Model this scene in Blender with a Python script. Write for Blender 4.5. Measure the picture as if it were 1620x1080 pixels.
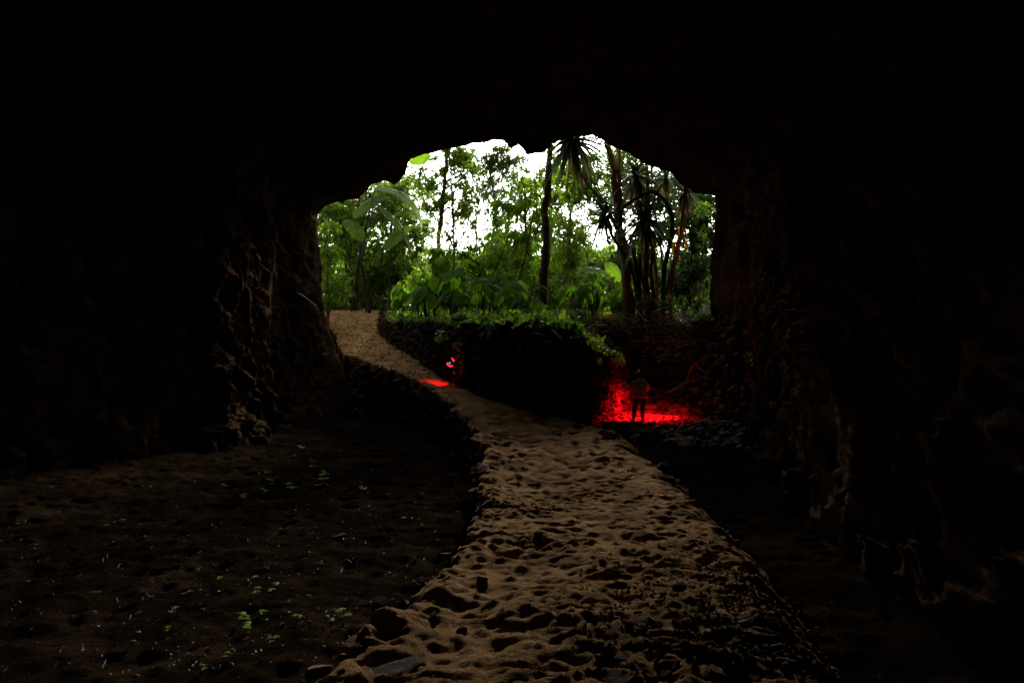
import bpy, math, random
import numpy as np
from mathutils import Vector, Matrix
R = math.radians
random.seed(7)
rng = np.random.default_rng(7)
S = bpy.context.scene
for o in list(bpy.data.objects): bpy.data.objects.remove(o)

# ---------------------------------------------------------------- camera, light, exposure
cam_d = bpy.data.cameras.new('camera'); cam = bpy.data.objects.new('camera', cam_d)
S.collection.objects.link(cam); S.camera = cam
cam_d.sensor_width = 36; cam_d.lens = 24; cam_d.clip_start = .05; cam_d.clip_end = 500
cam.location = (0, 0, 0); cam.rotation_euler = (R(90), 0, 0)
SUN_EL, SUN_AZ = 23.0, 4.0                       # azimuth clockwise from +Y
W = bpy.data.worlds.new('World'); S.world = W; W.use_nodes = True
wn = W.node_tree; wn.nodes.clear()
w_out = wn.nodes.new('ShaderNodeOutputWorld'); w_bg = wn.nodes.new('ShaderNodeBackground')
sky = wn.nodes.new('ShaderNodeTexSky'); sky.sky_type = 'NISHITA'; sky.sun_disc = False
sky.sun_elevation = R(SUN_EL); sky.sun_rotation = R(SUN_AZ); sky.dust_density = 4; sky.air_density = 1; sky.altitude = 100
hs = wn.nodes.new('ShaderNodeHueSaturation'); hs.inputs['Saturation'].default_value = .12
hs.inputs['Value'].default_value = 1.0
wn.links.new(sky.outputs[0], hs.inputs['Color']); wn.links.new(hs.outputs[0], w_bg.inputs[0])
w_bg.inputs[1].default_value = .12
wn.links.new(w_bg.outputs[0], w_out.inputs[0])
sd = bpy.data.lights.new('sun', 'SUN'); sd.energy = 3.4; sd.angle = R(9); sd.color = (1, .93, .84)
sun = bpy.data.objects.new('sun', sd); S.collection.objects.link(sun)
sv = Vector((math.sin(R(SUN_AZ))*math.cos(R(SUN_EL)), math.cos(R(SUN_AZ))*math.cos(R(SUN_EL)), math.sin(R(SUN_EL))))
sun.rotation_euler = sv.to_track_quat('Z', 'Y').to_euler(); sun.location = (3, 50, 30)
S.view_settings.view_transform = 'Standard'; S.view_settings.look = 'None'
S.view_settings.exposure = 1.05; S.view_settings.gamma = 1
S.cycles.use_denoising = True
S.cycles.max_bounces = 6; S.cycles.diffuse_bounces = 3; S.cycles.glossy_bounces = 2; S.cycles.transmission_bounces = 4
S.cycles.sample_clamp_indirect = 3
S.cycles.caustics_reflective = False; S.cycles.caustics_refractive = False

# ---------------------------------------------------------------- helpers
F = 1080.0
def P(px, py, d):                                # a point d metres ahead, as seen at (px, py) of the 1620x1080 photo
    return Vector(((px-810)/F*d, d, (540-py)/F*d))
def link(o, parent=None):
    S.collection.objects.link(o)
    if parent: o.parent = parent
    return o
def tag(o, label=None, cat=None, group=None, kind=None):
    if label: o['label'] = label
    if cat: o['category'] = cat
    if group: o['group'] = group
    if kind: o['kind'] = kind
    return o
def empty(name, loc=(0, 0, 0), rz=0):
    o = bpy.data.objects.new(name, None); o.location = loc; o.rotation_euler = (0, 0, rz); o.empty_display_size = .2
    return link(o)
class MB:
    def __init__(s): s.v = []; s.f = {3: [], 4: []}; s.n = 0
    def add(s, v, f):
        v = np.asarray(v, float); f = np.asarray(f, int)
        s.v.append(v); s.f[f.shape[1]].append(f + s.n); s.n += len(v)
    def build(s, name, mat, parent=None, smooth=True, org=None):
        v = np.concatenate(s.v) if s.v else np.zeros((0, 3))
        if org is not None: v = v - np.array(org)
        me = bpy.data.meshes.new(name)
        fs = [(k, np.concatenate(a)) for k, a in s.f.items() if a]
        nf = sum(len(a) for k, a in fs); nl = sum(k*len(a) for k, a in fs)
        me.vertices.add(len(v)); me.vertices.foreach_set('co', v.astype(np.float32).ravel())
        me.loops.add(nl); me.polygons.add(nf)
        me.loops.foreach_set('vertex_index', np.concatenate([a.ravel() for k, a in fs]).astype(np.int32))
        tot = np.concatenate([np.full(len(a), k) for k, a in fs]); st = np.concatenate([[0], np.cumsum(tot)[:-1]])
        me.polygons.foreach_set('loop_start', st.astype(np.int32))
        me.polygons.foreach_set('loop_total', tot.astype(np.int32))
        me.polygons.foreach_set('use_smooth', np.full(nf, smooth))
        me.update(calc_edges=True); me.validate()
        me.materials.append(mat)
        o = bpy.data.objects.new(name, me); link(o, parent)
        if org is not None and parent is None: o.location = org
        return o
# gradient noise
_perm = rng.permutation(256); _perm = np.concatenate([_perm, _perm, _perm])
_g = rng.normal(size=(256, 3)); _g /= np.linalg.norm(_g, axis=1)[:, None]
def noise(p):
    p = np.asarray(p, float); i = np.floor(p).astype(int); f = p - i; i &= 255
    u = f*f*f*(f*(f*6-15)+10); r = 0
    for dx in (0, 1):
        wx = u[..., 0] if dx else 1-u[..., 0]
        for dy in (0, 1):
            wy = u[..., 1] if dy else 1-u[..., 1]
            for dz in (0, 1):
                wz = u[..., 2] if dz else 1-u[..., 2]
                h = _perm[_perm[_perm[(i[..., 0]+dx) & 255]+((i[..., 1]+dy) & 255)]+((i[..., 2]+dz) & 255)]
                g = _g[h]
                r = r + wx*wy*wz*(g[..., 0]*(f[..., 0]-dx)+g[..., 1]*(f[..., 1]-dy)+g[..., 2]*(f[..., 2]-dz))
    return r*1.6
def fbm(p, o=4, lac=2.03, gain=.5):
    p = np.asarray(p, float); a = 1; s = 0; t = 0
    for k in range(o): s = s + a*noise(p + 17.3*k); t += a; p = p*lac; a *= gain
    return s/t
def ridged(p, o=4, gain=.5):
    p = np.asarray(p, float); a = 1; s = 0; t = 0
    for k in range(o): s = s + a*(1-2.2*np.abs(noise(p + 9.1*k))); t += a; p = p*2.1; a *= gain
    return s/t
def sst(a, b, x):
    t = np.clip((x-a)/(b-a), 0, 1); return t*t*(3-2*t)
def xyz(x, y, z=0.0):
    x, y = np.broadcast_arrays(x, y); return np.stack([x, y, np.broadcast_to(z, x.shape)], -1)

# ---------------------------------------------------------------- materials
def mat(name, build):
    m = bpy.data.materials.new(name); m.use_nodes = True; nt = m.node_tree; nt.nodes.clear()
    out = nt.nodes.new('ShaderNodeOutputMaterial'); build(nt, out); return m
def N(nt, t, **kw):
    n = nt.nodes.new(t)
    for k, v in kw.items():
        if k in n.inputs: n.inputs[k].default_value = v
        else: setattr(n, k, v)
    return n
def ramp(nt, fac, stops):
    r = nt.nodes.new('ShaderNodeValToRGB'); e = r.color_ramp.elements
    while len(e) < len(stops): e.new(.5)
    for i, (p, c) in enumerate(stops): e[i].position = p; e[i].color = (*c, 1)
    nt.links.new(fac, r.inputs[0]); return r.outputs[0]
def rocky(name, cols, scale=2.0, rough=.8, bump=.5, bscale=14, bdist=.03, spec=.3, spots=None, wet=None):
    def b(nt, out):
        L = nt.links
        tc = N(nt, 'ShaderNodeTexCoord')
        n1 = N(nt, 'ShaderNodeTexNoise', Scale=scale, Detail=6.0, Roughness=.65); L.new(tc.outputs['Object'], n1.inputs['Vector'])
        c = ramp(nt, n1.outputs['Fac'], [(.3+.4*i/(len(cols)-1), c) for i, c in enumerate(cols)])
        bs = N(nt, 'ShaderNodeBsdfPrincipled', Roughness=rough); bs.inputs['Specular IOR Level'].default_value = spec
        n2 = N(nt, 'ShaderNodeTexNoise', Scale=bscale, Detail=8.0, Roughness=.7); L.new(tc.outputs['Object'], n2.inputs['Vector'])
        if spots:
            n3 = N(nt, 'ShaderNodeTexNoise', Scale=spots[0], Detail=3.0); L.new(tc.outputs['Object'], n3.inputs['Vector'])
            f = N(nt, 'ShaderNodeMapRange'); f.inputs[1].default_value = spots[1]; f.inputs[2].default_value = spots[1]+.06
            L.new(n3.outputs['Fac'], f.inputs[0])
            mx = N(nt, 'ShaderNodeMix', data_type='RGBA'); L.new(f.outputs[0], mx.inputs['Factor'])
            L.new(c, mx.inputs[6]); mx.inputs[7].default_value = (*spots[2], 1); c = mx.outputs[2]
        if wet is not None:
            n4 = N(nt, 'ShaderNodeTexNoise', Scale=3.0, Detail=5.0); L.new(tc.outputs['Object'], n4.inputs['Vector'])
            f = N(nt, 'ShaderNodeMapRange'); f.inputs[1].default_value = .45; f.inputs[2].default_value = .65
            f.inputs[3].default_value = rough; f.inputs[4].default_value = wet
            L.new(n4.outputs['Fac'], f.inputs[0]); L.new(f.outputs[0], bs.inputs['Roughness'])
        L.new(c, bs.inputs['Base Color'])
        bp = N(nt, 'ShaderNodeBump', Strength=bump, Distance=bdist); L.new(n2.outputs['Fac'], bp.inputs['Height'])
        L.new(bp.outputs[0], bs.inputs['Normal']); L.new(bs.outputs[0], out.inputs[0])
    return mat(name, b)
def leafmat(name, cols, trans=.5, rough=.45, tmul=1.6, spec=.5, vein=None):
    def b(nt, out):
        L = nt.links
        ge = N(nt, 'ShaderNodeNewGeometry')
        c = ramp(nt, ge.outputs['Random Per Island'], [(i/max(1, len(cols)-1), c) for i, c in enumerate(cols)])
        if vein:
            uvn = N(nt, 'ShaderNodeTexCoord'); wv = N(nt, 'ShaderNodeTexNoise', Scale=vein, Detail=4.0)
            L.new(uvn.outputs['Object'], wv.inputs['Vector'])
            mr = N(nt, 'ShaderNodeMapRange'); mr.inputs[3].default_value = .6; mr.inputs[4].default_value = 1.35
            L.new(wv.outputs['Fac'], mr.inputs[0])
            ml = N(nt, 'ShaderNodeVectorMath', operation='SCALE'); L.new(c, ml.inputs[0]); L.new(mr.outputs[0], ml.inputs['Scale']); c = ml.outputs[0]
        bs = N(nt, 'ShaderNodeBsdfPrincipled', Roughness=rough); bs.inputs['Specular IOR Level'].default_value = spec
        L.new(c, bs.inputs['Base Color'])
        sc = N(nt, 'ShaderNodeVectorMath', operation='MULTIPLY'); sc.inputs[1].default_value = (tmul*1.05, tmul*1.15, tmul*.45)
        L.new(c, sc.inputs[0])
        tr = N(nt, 'ShaderNodeBsdfTranslucent'); L.new(sc.outputs[0], tr.inputs['Color'])
        mx = N(nt, 'ShaderNodeMixShader', Fac=trans); L.new(bs.outputs[0], mx.inputs[1]); L.new(tr.outputs[0], mx.inputs[2])
        L.new(mx.outputs[0], out.inputs[0])
    return mat(name, b)
def plain(name, c, rough=.8, emit=None, es=0, noise_amt=.25, scale=12):
    def b(nt, out):
        L = nt.links
        bs = N(nt, 'ShaderNodeBsdfPrincipled', Roughness=rough)
        tc = N(nt, 'ShaderNodeTexCoord'); n1 = N(nt, 'ShaderNodeTexNoise', Scale=float(scale), Detail=5.0); L.new(tc.outputs['Object'], n1.inputs['Vector'])
        c0 = ramp(nt, n1.outputs['Fac'], [(.3, tuple(k*(1-noise_amt) for k in c)), (.7, tuple(min(1, k*(1+noise_amt)) for k in c))])
        L.new(c0, bs.inputs['Base Color'])
        if emit: bs.inputs['Emission Color'].default_value = (*emit, 1); bs.inputs['Emission Strength'].default_value = es
        L.new(bs.outputs[0], out.inputs[0])
    return mat(name, b)
M = dict(
 sand=rocky('sand', [(.20, .112, .045), (.39, .23, .095), (.50, .305, .135)], 1.6, .95, 1.0, 55, .03, .03, spots=(14, .72, (.09, .06, .035))),
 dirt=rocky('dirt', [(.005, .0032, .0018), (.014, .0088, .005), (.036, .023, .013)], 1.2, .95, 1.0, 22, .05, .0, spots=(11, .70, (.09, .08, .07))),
 soil=rocky('soil', [(.02, .014, .009), (.045, .03, .02), (.07, .05, .03)], .8, .9, .6, 18, .03, .3),
 rock=rocky('lava_rock', [(.035, .020, .012), (.09, .053, .030), (.17, .11, .068)], .9, .9, 1.0, 9, .12, .0, spots=(.8, .7, (.10, .085, .06))),
 stone=rocky('basalt', [(.024, .016, .011), (.05, .034, .023), (.10, .072, .05)], 3, .9, 1.0, 16, .04, .06),
 sandstone=rocky('sandy_stone', [(.07, .045, .024), (.17, .105, .052), (.29, .185, .095)], 3, .9, 1.0, 22, .03, .06),
 greyrock=rocky('grey_rock', [(.06, .046, .032), (.13, .10, .07), (.25, .20, .145)], 3, .85, .9, 16, .03, .08),
 bankstone=rocky('bank_stone', [(.04, .028, .016), (.10, .068, .04), (.2, .14, .085)], 2, .85, .8, 20, .02, .25),
 bark=rocky('bark', [(.05, .035, .02), (.12, .08, .048), (.2, .14, .09)], 5, .9, .9, 30, .03, .2),
 palebark=rocky('pale_bark', [(.14, .08, .045), (.28, .18, .11), (.42, .29, .19)], 4, .85, .8, 26, .03, .2),
 darkbark=rocky('dark_bark', [(.012, .01, .008), (.03, .022, .016), (.05, .04, .03)], 5, .9, .8, 30, .03, .2),
 leaf=leafmat('leaf', [(.05, .09, .014), (.09, .16, .02), (.14, .23, .03), (.19, .28, .045)], .6, .4, 1.6),
 leaf_grey=leafmat('grey_leaf', [(.07, .10, .035), (.11, .15, .055), (.16, .20, .08)], .55),
 leaf_bright=leafmat('bright_leaf', [(.08, .15, .014), (.14, .24, .02), (.2, .3, .035)], .62, .4, 1.55),
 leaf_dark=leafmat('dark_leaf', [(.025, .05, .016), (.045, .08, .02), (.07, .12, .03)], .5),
 taro=leafmat('taro_leaf', [(.05, .12, .012), (.08, .17, .018), (.11, .22, .025)], .68, .6, 1.7, .15, vein=3.0),
 banana=leafmat('banana_leaf', [(.09, .17, .015), (.13, .22, .025)], .65, .35, 1.7, vein=2.5),
 fern=leafmat('fern_leaf', [(.09, .19, .015), (.14, .27, .02)], .6, .5, 1.7),
 sword=leafmat('sword_leaf', [(.02, .035, .015), (.035, .06, .022), (.05, .08, .03)], .3, .3, 1.4, .7),
 dead=leafmat('dead_leaf', [(.22, .13, .07), (.4, .28, .18), (.55, .44, .32), (.45, .18, .05)], .25, .7, 1.2),
 litter=leafmat('litter_leaf', [(.02, .014, .01), (.04, .028, .02), (.06, .045, .03), (.09, .075, .06)], .15, .7, 1),
 orange=leafmat('orange_leaf', [(.4, .12, .015), (.5, .17, .02)], .5, .6, 1.2),
 yellow=leafmat('yellow_leaf', [(.3, .22, .02), (.16, .16, .02)], .5, .5, 1.2),
)

# ---------------------------------------------------------------- terrain
_py = [-8, 2.5, 3.6, 4.7, 7.6, 13, 17, 22, 24, 28, 30, 34, 37, 42, 60, 90]
_pz = [-1.75, -1.8, -1.8, -1.9, -2.02, -2.06, -1.98, -1.6, -1.33, -.6, -.25, .75, 1.4, 1.9, 2.3, 4]
_ly = [-8, 2.5, 3.6, 4.7, 6, 7.5, 10, 12.3, 16, 19.6, 22, 24, 28, 36.5, 42, 60]
_lx = [-2, -1.4, -1.2, -.91, -.62, -.49, -.5, -.57, -1.15, -2.0, -2.8, -3.8, -7.0, -9.9, -12, -20]
_ry = [-8, 2.5, 3.8, 6, 8.8, 11, 14.7, 16.2, 17.3, 22.3, 25, 28.3, 31.8, 34, 37, 42, 60]
_rx = [1.2, 1.5, 1.8, 2.2, 2.4, 2.35, 2.4, 1.9, .8, -1.45, -2.8, -4.2, -5.9, -6.6, -6.9, -8, -14]
def smooth_interp(y, ys, vs, w=.7):
    return sum(np.interp(y+k*w, ys, vs) for k in (-1, -.5, 0, .5, 1))/5
def xL(y): return smooth_interp(y, _ly, _lx, .5)
def xR(y): return smooth_interp(y, _ry, _rx, .4)
def zP(y): return smooth_interp(y, _py, _pz, 1.2)
# raised terrace behind the dry stone walls
W1 = [(-7.1, 37.5), (-6.6, 34.5), (-5.85, 31.8), (-4.1, 28.3), (-2.7, 25), (-1.35, 22.3), (-.2, 19.6), (.9, 17.5), (2.3, 20.0), (3.78, 23.1)]
W1top = [1.5, 1.0, .85, .6, .5, .47, .42, .2, -.12, -.72]
W2 = [(2.9, 27.4), (4.2, 27.2), (5.6, 26.7), (7.0, 25.8), (8.2, 24.4)]
W2top = [.75, .72, .62, .55, .5]
TP = np.array([(-7.1, 40)]+W1+[(3.75, 24.3), (3.2, 26)]+W2+[(12, 24), (14, 60), (-7, 60)])
def seg_dist(x, y, pts):
    d = np.full(np.shape(x), 1e9)
    for (x0, y0), (x1, y1) in zip(pts[:-1], pts[1:]):
        dx, dy = x1-x0, y1-y0; t = np.clip(((x-x0)*dx+(y-y0)*dy)/(dx*dx+dy*dy), 0, 1)
        d = np.minimum(d, np.hypot(x-x0-t*dx, y-y0-t*dy))
    return d
def in_poly(x, y, pts):
    c = np.zeros(np.shape(x), bool); n = len(pts)
    for i in range(n):
        x0, y0 = pts[i]; x1, y1 = pts[(i+1) % n]
        if y0 == y1: continue
        c ^= ((y0 > y) != (y1 > y)) & (x < (x1-x0)*(y-y0)/(y1-y0)+x0)
    return c
_fx = rng.uniform(-7, 3.2, 5200); _fy = np.exp(rng.uniform(math.log(2.6), math.log(36), 5200))
_keep = (_fx > xL(_fy)+.15) & (_fx < xR(_fy)-.15); _fx, _fy = _fx[_keep][:2800], _fy[_keep][:2800]
_fa = rng.normal(1.5, .5, len(_fx)); _fs = rng.uniform(.45, 1.5, len(_fx))*(.75+.6*np.clip(noise(xyz(_fx*.9, _fy*.6, 2.))+.3, -.4, .6))*np.clip(_fy/9, .62, 1.4)
FOOT = .34
def terrain(x, y, detail=True):
    x = np.asarray(x, float); y = np.asarray(y, float); p = xyz(x, y)
    wob = .16*fbm(p*1.3, 4) + .12*ridged(p*2.6+5, 3)
    l, r, zp = xL(y), xR(y), zP(y)
    path = zp + .07*fbm(p*.9, 4) + .03*ridged(p*2.2+3, 4) + .045*ridged(p*[1.5, 3.8, 1]+8, 4) + .03*ridged(p*[4.5, 9, 1]+2, 3)*(.4+1.6*sst(-.2, .4, noise(p*.8+6))) + .05*noise(p*.45+31) + .014*fbm(p*7, 3)
    # rim of piled sand and stones along the left edge
    path = path + .10*np.exp(-((x-l-.25)/.22)**2)*(.5+fbm(p*2.2+9, 4)*1.6)
    if detail:
        cols, rws = x[0], y[:, 0]
        for fx, fy, a, s in zip(_fx, _fy, _fa, _fs):
            i0, i1 = np.searchsorted(cols, (fx-.4*s, fx+.4*s)); j0, j1 = np.searchsorted(rws, (fy-.4*s, fy+.4*s))
            if i0 == i1 or j0 == j1: continue
            sl = (slice(j0, j1), slice(i0, i1))
            u = (x[sl]-fx)*math.cos(a)+(y[sl]-fy)*math.sin(a); v = -(x[sl]-fx)*math.sin(a)+(y[sl]-fy)*math.cos(a)
            q = (u/(.13*s))**2+(v/(.075*s))**2
            path[sl] += s*FOOT*(-.032*np.exp(-q**1.2*.8)+.02*np.exp(-(np.sqrt(q)-1.7)**2*4))
    lowz = -2.5 - .35*sst(9, 20, y) + .25*sst(-5, -9.5, x) + .07*fbm(p*.8+2, 4) + .06*ridged(p*2.0, 3) + .035*fbm(p*5, 3) + .015*fbm(p*13, 2)
    lowz = lowz + .9*sst(26, 34, y)
    rgt = -2.42 + .10*fbm(p*1.1+7, 4) + .06*ridged(p*2.9+1, 3) + .3*sst(3, 5, x)*sst(14, 6, y) + 1.0*sst(23.3, 27.5, y)
    out = 1.9+.03*(y-40)
    steep = .10+.14*sst(11, 5, y)
    wl = sst(-steep, steep*.6, x-l-wob); wr = sst(-.35, .35, r-x+wob*1.2)
    h = path*wl*wr + lowz*(1-wl) + rgt*(1-wr)*wl
    h = np.where((y > 30) & (x < l), np.maximum(h, np.where(True, zp-.1-.15*(l-x), 0)), h)
    # terrace
    T = .42+.045*np.clip(y-20, 0, 30)+.22*fbm(p*.7+11, 4)+1.25*sst(5.2, 8.4, x)*np.exp(-((y-26.8)/2.6)**2)
    T = np.minimum(T, -.85+.34*np.hypot(x-3.78, y-23.1))
    ins = in_poly(x, y, TP); sd = seg_dist(x, y, TP)*np.where(ins, 1, -1)
    wt = sst(.02, .3, sd)
    h = h*(1-wt)+T*wt
    # debris slope on the right in front of the cave wall
    sl = sst(5.2, 8.5, x)*sst(19, 24, y); h = np.maximum(h, (-2.4+3.6*sl+.25*fbm(p*.9+5, 3))*sst(0, .05, sl)-9*(1-sst(0, .05, sl)))
    far = sst(36, 44, y); h = h*(1-far)+(zp*.3+out*.7)*far+.15*fbm(p*.3, 3)*far
    return h
def grid_mesh(name, x0, x1, y0, y1, st, material, keep, kind='structure', dz=0):
    xs = np.arange(x0, x1+st/2, st); ys = np.arange(y0, y1+st/2, st)
    X, Y = np.meshgrid(xs, ys); Z = terrain(X, Y)+dz
    v = np.stack([X.ravel(), Y.ravel(), Z.ravel()], 1)
    nx, ny = len(xs), len(ys); i = np.arange(nx*ny).reshape(ny, nx)
    f = np.stack([i[:-1, :-1], i[:-1, 1:], i[1:, 1:], i[1:, :-1]], -1).reshape(-1, 4)
    c = v[f].mean(1); f = f[keep(c[:, 0], c[:, 1])]
    used = np.unique(f); mp = np.zeros(len(v), int); mp[used] = np.arange(len(used))
    b = MB(); b.add(v[used], mp[f]); return b
def join_grids(name, material, grids):
    b = MB()
    for g in grids:
        q = grid_mesh(name, *g[:5], material, g[5])
        b.add(q.v[0], q.f[4][0])
    return tag(b.build(name, material), kind='structure')
def onpath(x, y): return (x > xL(y)+.06+.09*noise(xyz(x*1.9, y*1.9, 3.3))) & (x < xR(y)+.25) & ~(in_poly(x, y, TP) & (seg_dist(x, y, TP) > .1))
join_grids('path', M['sand'], [
    (-3, 3.2, 2.2, 9, .022, lambda x, y: onpath(x, y) & (y < 9)),
    (-4, 3.2, 8.996, 17, .04, lambda x, y: onpath(x, y)),
    (-13, 3.2, 16.96, 40, .07, lambda x, y: onpath(x, y))])
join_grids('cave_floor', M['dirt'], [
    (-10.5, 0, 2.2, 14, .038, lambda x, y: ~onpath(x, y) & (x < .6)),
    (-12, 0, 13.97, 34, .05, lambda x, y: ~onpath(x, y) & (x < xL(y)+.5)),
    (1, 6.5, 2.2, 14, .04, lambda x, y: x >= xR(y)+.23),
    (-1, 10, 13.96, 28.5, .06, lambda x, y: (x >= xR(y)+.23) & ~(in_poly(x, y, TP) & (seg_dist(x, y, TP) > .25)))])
gb = MB()
q = grid_mesh('ground', -60, 60, -12, 130, .5, None, lambda x, y: (x > -200))
v = q.v[0]; v[:, 2] -= np.where((v[:, 1] < 41) & (np.abs(v[:, 0]) < 11), .9, 0); gb.add(v, q.f[4][0])
q = grid_mesh('ground', -8, 13, 17, 44, .12, None, lambda x, y: in_poly(x, y, TP)); gb.add(q.v[0], q.f[4][0])
tag(gb.build('ground', M['soil']), kind='structure')

# ---------------------------------------------------------------- cave rock
trace = [(560, 640), (545, 600), (532, 560), (522, 520), (512, 490), (508, 440), (504, 390), (500, 335), (530, 318), (565, 313), (590, 293), (605, 283), (625, 290),
 (642, 275), (650, 252), (690, 240), (735, 230), (765, 225), (780, 220), (798, 224), (808, 236), (820, 227), (835, 243), (862, 243), (876, 226),
 (900, 222), (940, 215), (975, 232), (1010, 255), (1030, 262), (1060, 268), (1078, 290), (1100, 305), (1131, 308), (1131, 360), (1127, 420),
 (1125, 470), (1130, 520), (1145, 560), (1158, 600), (1170, 640), (1190, 700)]
MY = 26.0
def tri(px, py): return ((px-810)/F*MY, (540-py)/F*MY)
CX, CZ = 0.0, 2.2
tp = np.array([tri(*t) for t in trace]+[(9, -6), (0, -7), (-6.5, -6)])
ta = np.arctan2(tp[:, 1]-CZ, tp[:, 0]-CX); tr_ = np.hypot(tp[:, 0]-CX, tp[:, 1]-CZ)
o_ = np.argsort(ta); ta, tr_ = ta[o_], tr_[o_]
ta = np.concatenate([ta-2*np.pi, ta, ta+2*np.pi]); tr_ = np.tile(tr_, 3)
NT = 840; th = np.linspace(-np.pi, np.pi, NT, endpoint=False)
r_mouth = np.interp(th, ta, tr_)
r_mouth_s = sum(np.interp(th+k*.03, ta, tr_) for k in range(-5, 6))/11
#        y     left  right top  bottom
keys = [(-7,   -1.5, 1.5, 1.5, -3.5), (-6, -4.5, 3.4, 3.2, -4), (-3, -6.3, 4.3, 4.4, -4.5), (3, -8.2, 3.6, 5.0, -5), (7, -9.3, 3.9, 5.8, -5), (10, -9.6, 4.5, 6.5, -5),
        (15, -9.2, 6.0, 7.6, -5), (18, -8.0, 7.0, 8.2, -5.2), (21, -8.0, 7.7, 8.6, -5.5), (24, -8.6, 8.3, 8.9, -6), (60, -8.6, 8.3, 8.9, -6)]
K = np.array(keys)
def ring(y):
    l, r, t, b = [np.interp(y, K[:, 0], K[:, k]) for k in (1, 2, 3, 4)]
    cx = 0.0; cz = np.interp(y, [-7, 0, 10, 26], [-.5, 0, .8, CZ])
    c, s = np.cos(th), np.sin(th); a = np.where(c > 0, r-cx, cx-l); bb = np.where(s > 0, t-cz, cz-b)
    e = 2.6
    rr = (np.abs(c/a)**e+np.abs(s/bb)**e)**(-1/e)
    return cx, cz, rr
rows = []
ys = list(np.arange(-7, 4, .16))+list(np.arange(4, 14, .10))+list(np.arange(14, 25.2, .06))
for y in ys:
    cx, cz, rr = ring(y)
    k = sst(22.8, 25.2, y); rr = rr*(1-k)+np.maximum(r_mouth_s+.3, r_mouth+.1)*k
    rows.append((y, cx, cz, rr, .30*(1-k)+.05*k, 1-.45*k))
for j, y in enumerate(np.linspace(25.25, 26, 10)):
    k = (y-25.25)/.75
    rr = (np.maximum(r_mouth_s+.3, r_mouth+.1))*(1-k)+r_mouth*k
    rows.append((y, CX, CZ, rr, .03, .5*(1-k)+.06*k))
for j, t in enumerate(np.linspace(0.03, 1, 26)):
    rows.append((26+.4*math.sin(t*1.57)+t*1.6, CX, CZ, r_mouth*(1-t)+(r_mouth_s*1.05)*t+t*t*9, .05+t*.5, .15+t))
V = []; AMP = []
for y, cx, cz, rr, a1, a2 in rows:
    V.append(np.stack([cx+rr*np.cos(th), np.full(NT, y), cz+rr*np.sin(th)], 1)); AMP.append(np.full(NT, a2))
V = np.array(V); AMP = np.array(AMP)
cen = np.array([[0, 0, CZ]]); dirn = V-np.stack([V[..., 0]*0, V[..., 1], V[..., 2]*0+1.5], -1)
dirn /= np.maximum(np.linalg.norm(dirn, axis=-1, keepdims=True), 1e-6)
q = V*np.array([1, .85, .85]); w = np.stack([fbm(q*.5+s_, 3) for s_ in (3, 21, 44)], -1)
q2 = q+w*1.5
disp = .55*fbm(q*.33+2, 3) - .62*(ridged(q2*.75, 5, .52)-.35) - .10*ridged(q2*3.4+7, 3) + .045*fbm(q*9, 2)
side = 1-.45*sst(.6, .95, np.abs(dirn[..., 2]))
# the silhouette side must stay clear of the mouth: pull mostly outwards
disp = np.where(V[..., 1] > 18, np.maximum(disp, -.45), disp)*AMP*side
edge = sst(20, 25.5, V[..., 1])
V = V+dirn*(disp+edge*(.12*fbm(V*1.1+4, 2)+.07*fbm(V*3.1, 3)+.02*fbm(V*11, 2)))[..., None]*np.array([1, .35, 1])
nR = len(rows); idx = np.arange(nR*NT).reshape(nR, NT); nxt = np.roll(idx, -1, 1)
f = np.stack([idx[:-1], nxt[:-1], nxt[1:], idx[1:]], -1).reshape(-1, 4)
b = MB(); b.add(V.reshape(-1, 3), f)
b.add(np.concatenate([V[0], [[0, -7.4, 0]]]), np.stack([np.arange(NT), np.full(NT, NT), (np.arange(NT)+1) % NT], 1))
tag(b.build('cave_rock', M['rock']), kind='structure')

# ---------------------------------------------------------------- stones
def ico(sub):
    bm = __import__('bmesh').new(); __import__('bmesh').ops.create_icosphere(bm, subdivisions=sub, radius=1)
    v = np.array([x.co[:] for x in bm.verts]); f = np.array([[w.index for w in fc.verts] for fc in bm.faces]); bm.free(); return v, f
_i2, _i3, _i4 = ico(2), ico(3), ico(4)
def stone_shape(base, seed, amp=.32):
    v, f = base; s = seed*13.7
    d = 1+amp*fbm(v*.9+s, 3)+amp*.3*fbm(v*3+s, 2)
    w = v*d[:, None]
    for k in range(7):                           # chipped flat faces
        n = np.array([math.sin(s+k*2.3), math.cos(s*1.3+k*1.7), math.sin(s*.7+k*3.1)]); n /= np.linalg.norm(n)
        t = w@n; c = .5+.12*math.sin(s+k); w = w-np.outer(np.maximum(t-c, 0)*.93, n)
    return w, f
STN = [stone_shape(_i2, k) for k in range(16)]; STN3 = [stone_shape(_i3, k+30) for k in range(12)]; STN4 = [stone_shape(_i4, k+60) for k in range(6)]
def rot(ax, ay, az):
    return np.array(Matrix.Rotation(az, 3, 'Z') @ Matrix.Rotation(ay, 3, 'Y') @ Matrix.Rotation(ax, 3, 'X'))
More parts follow.
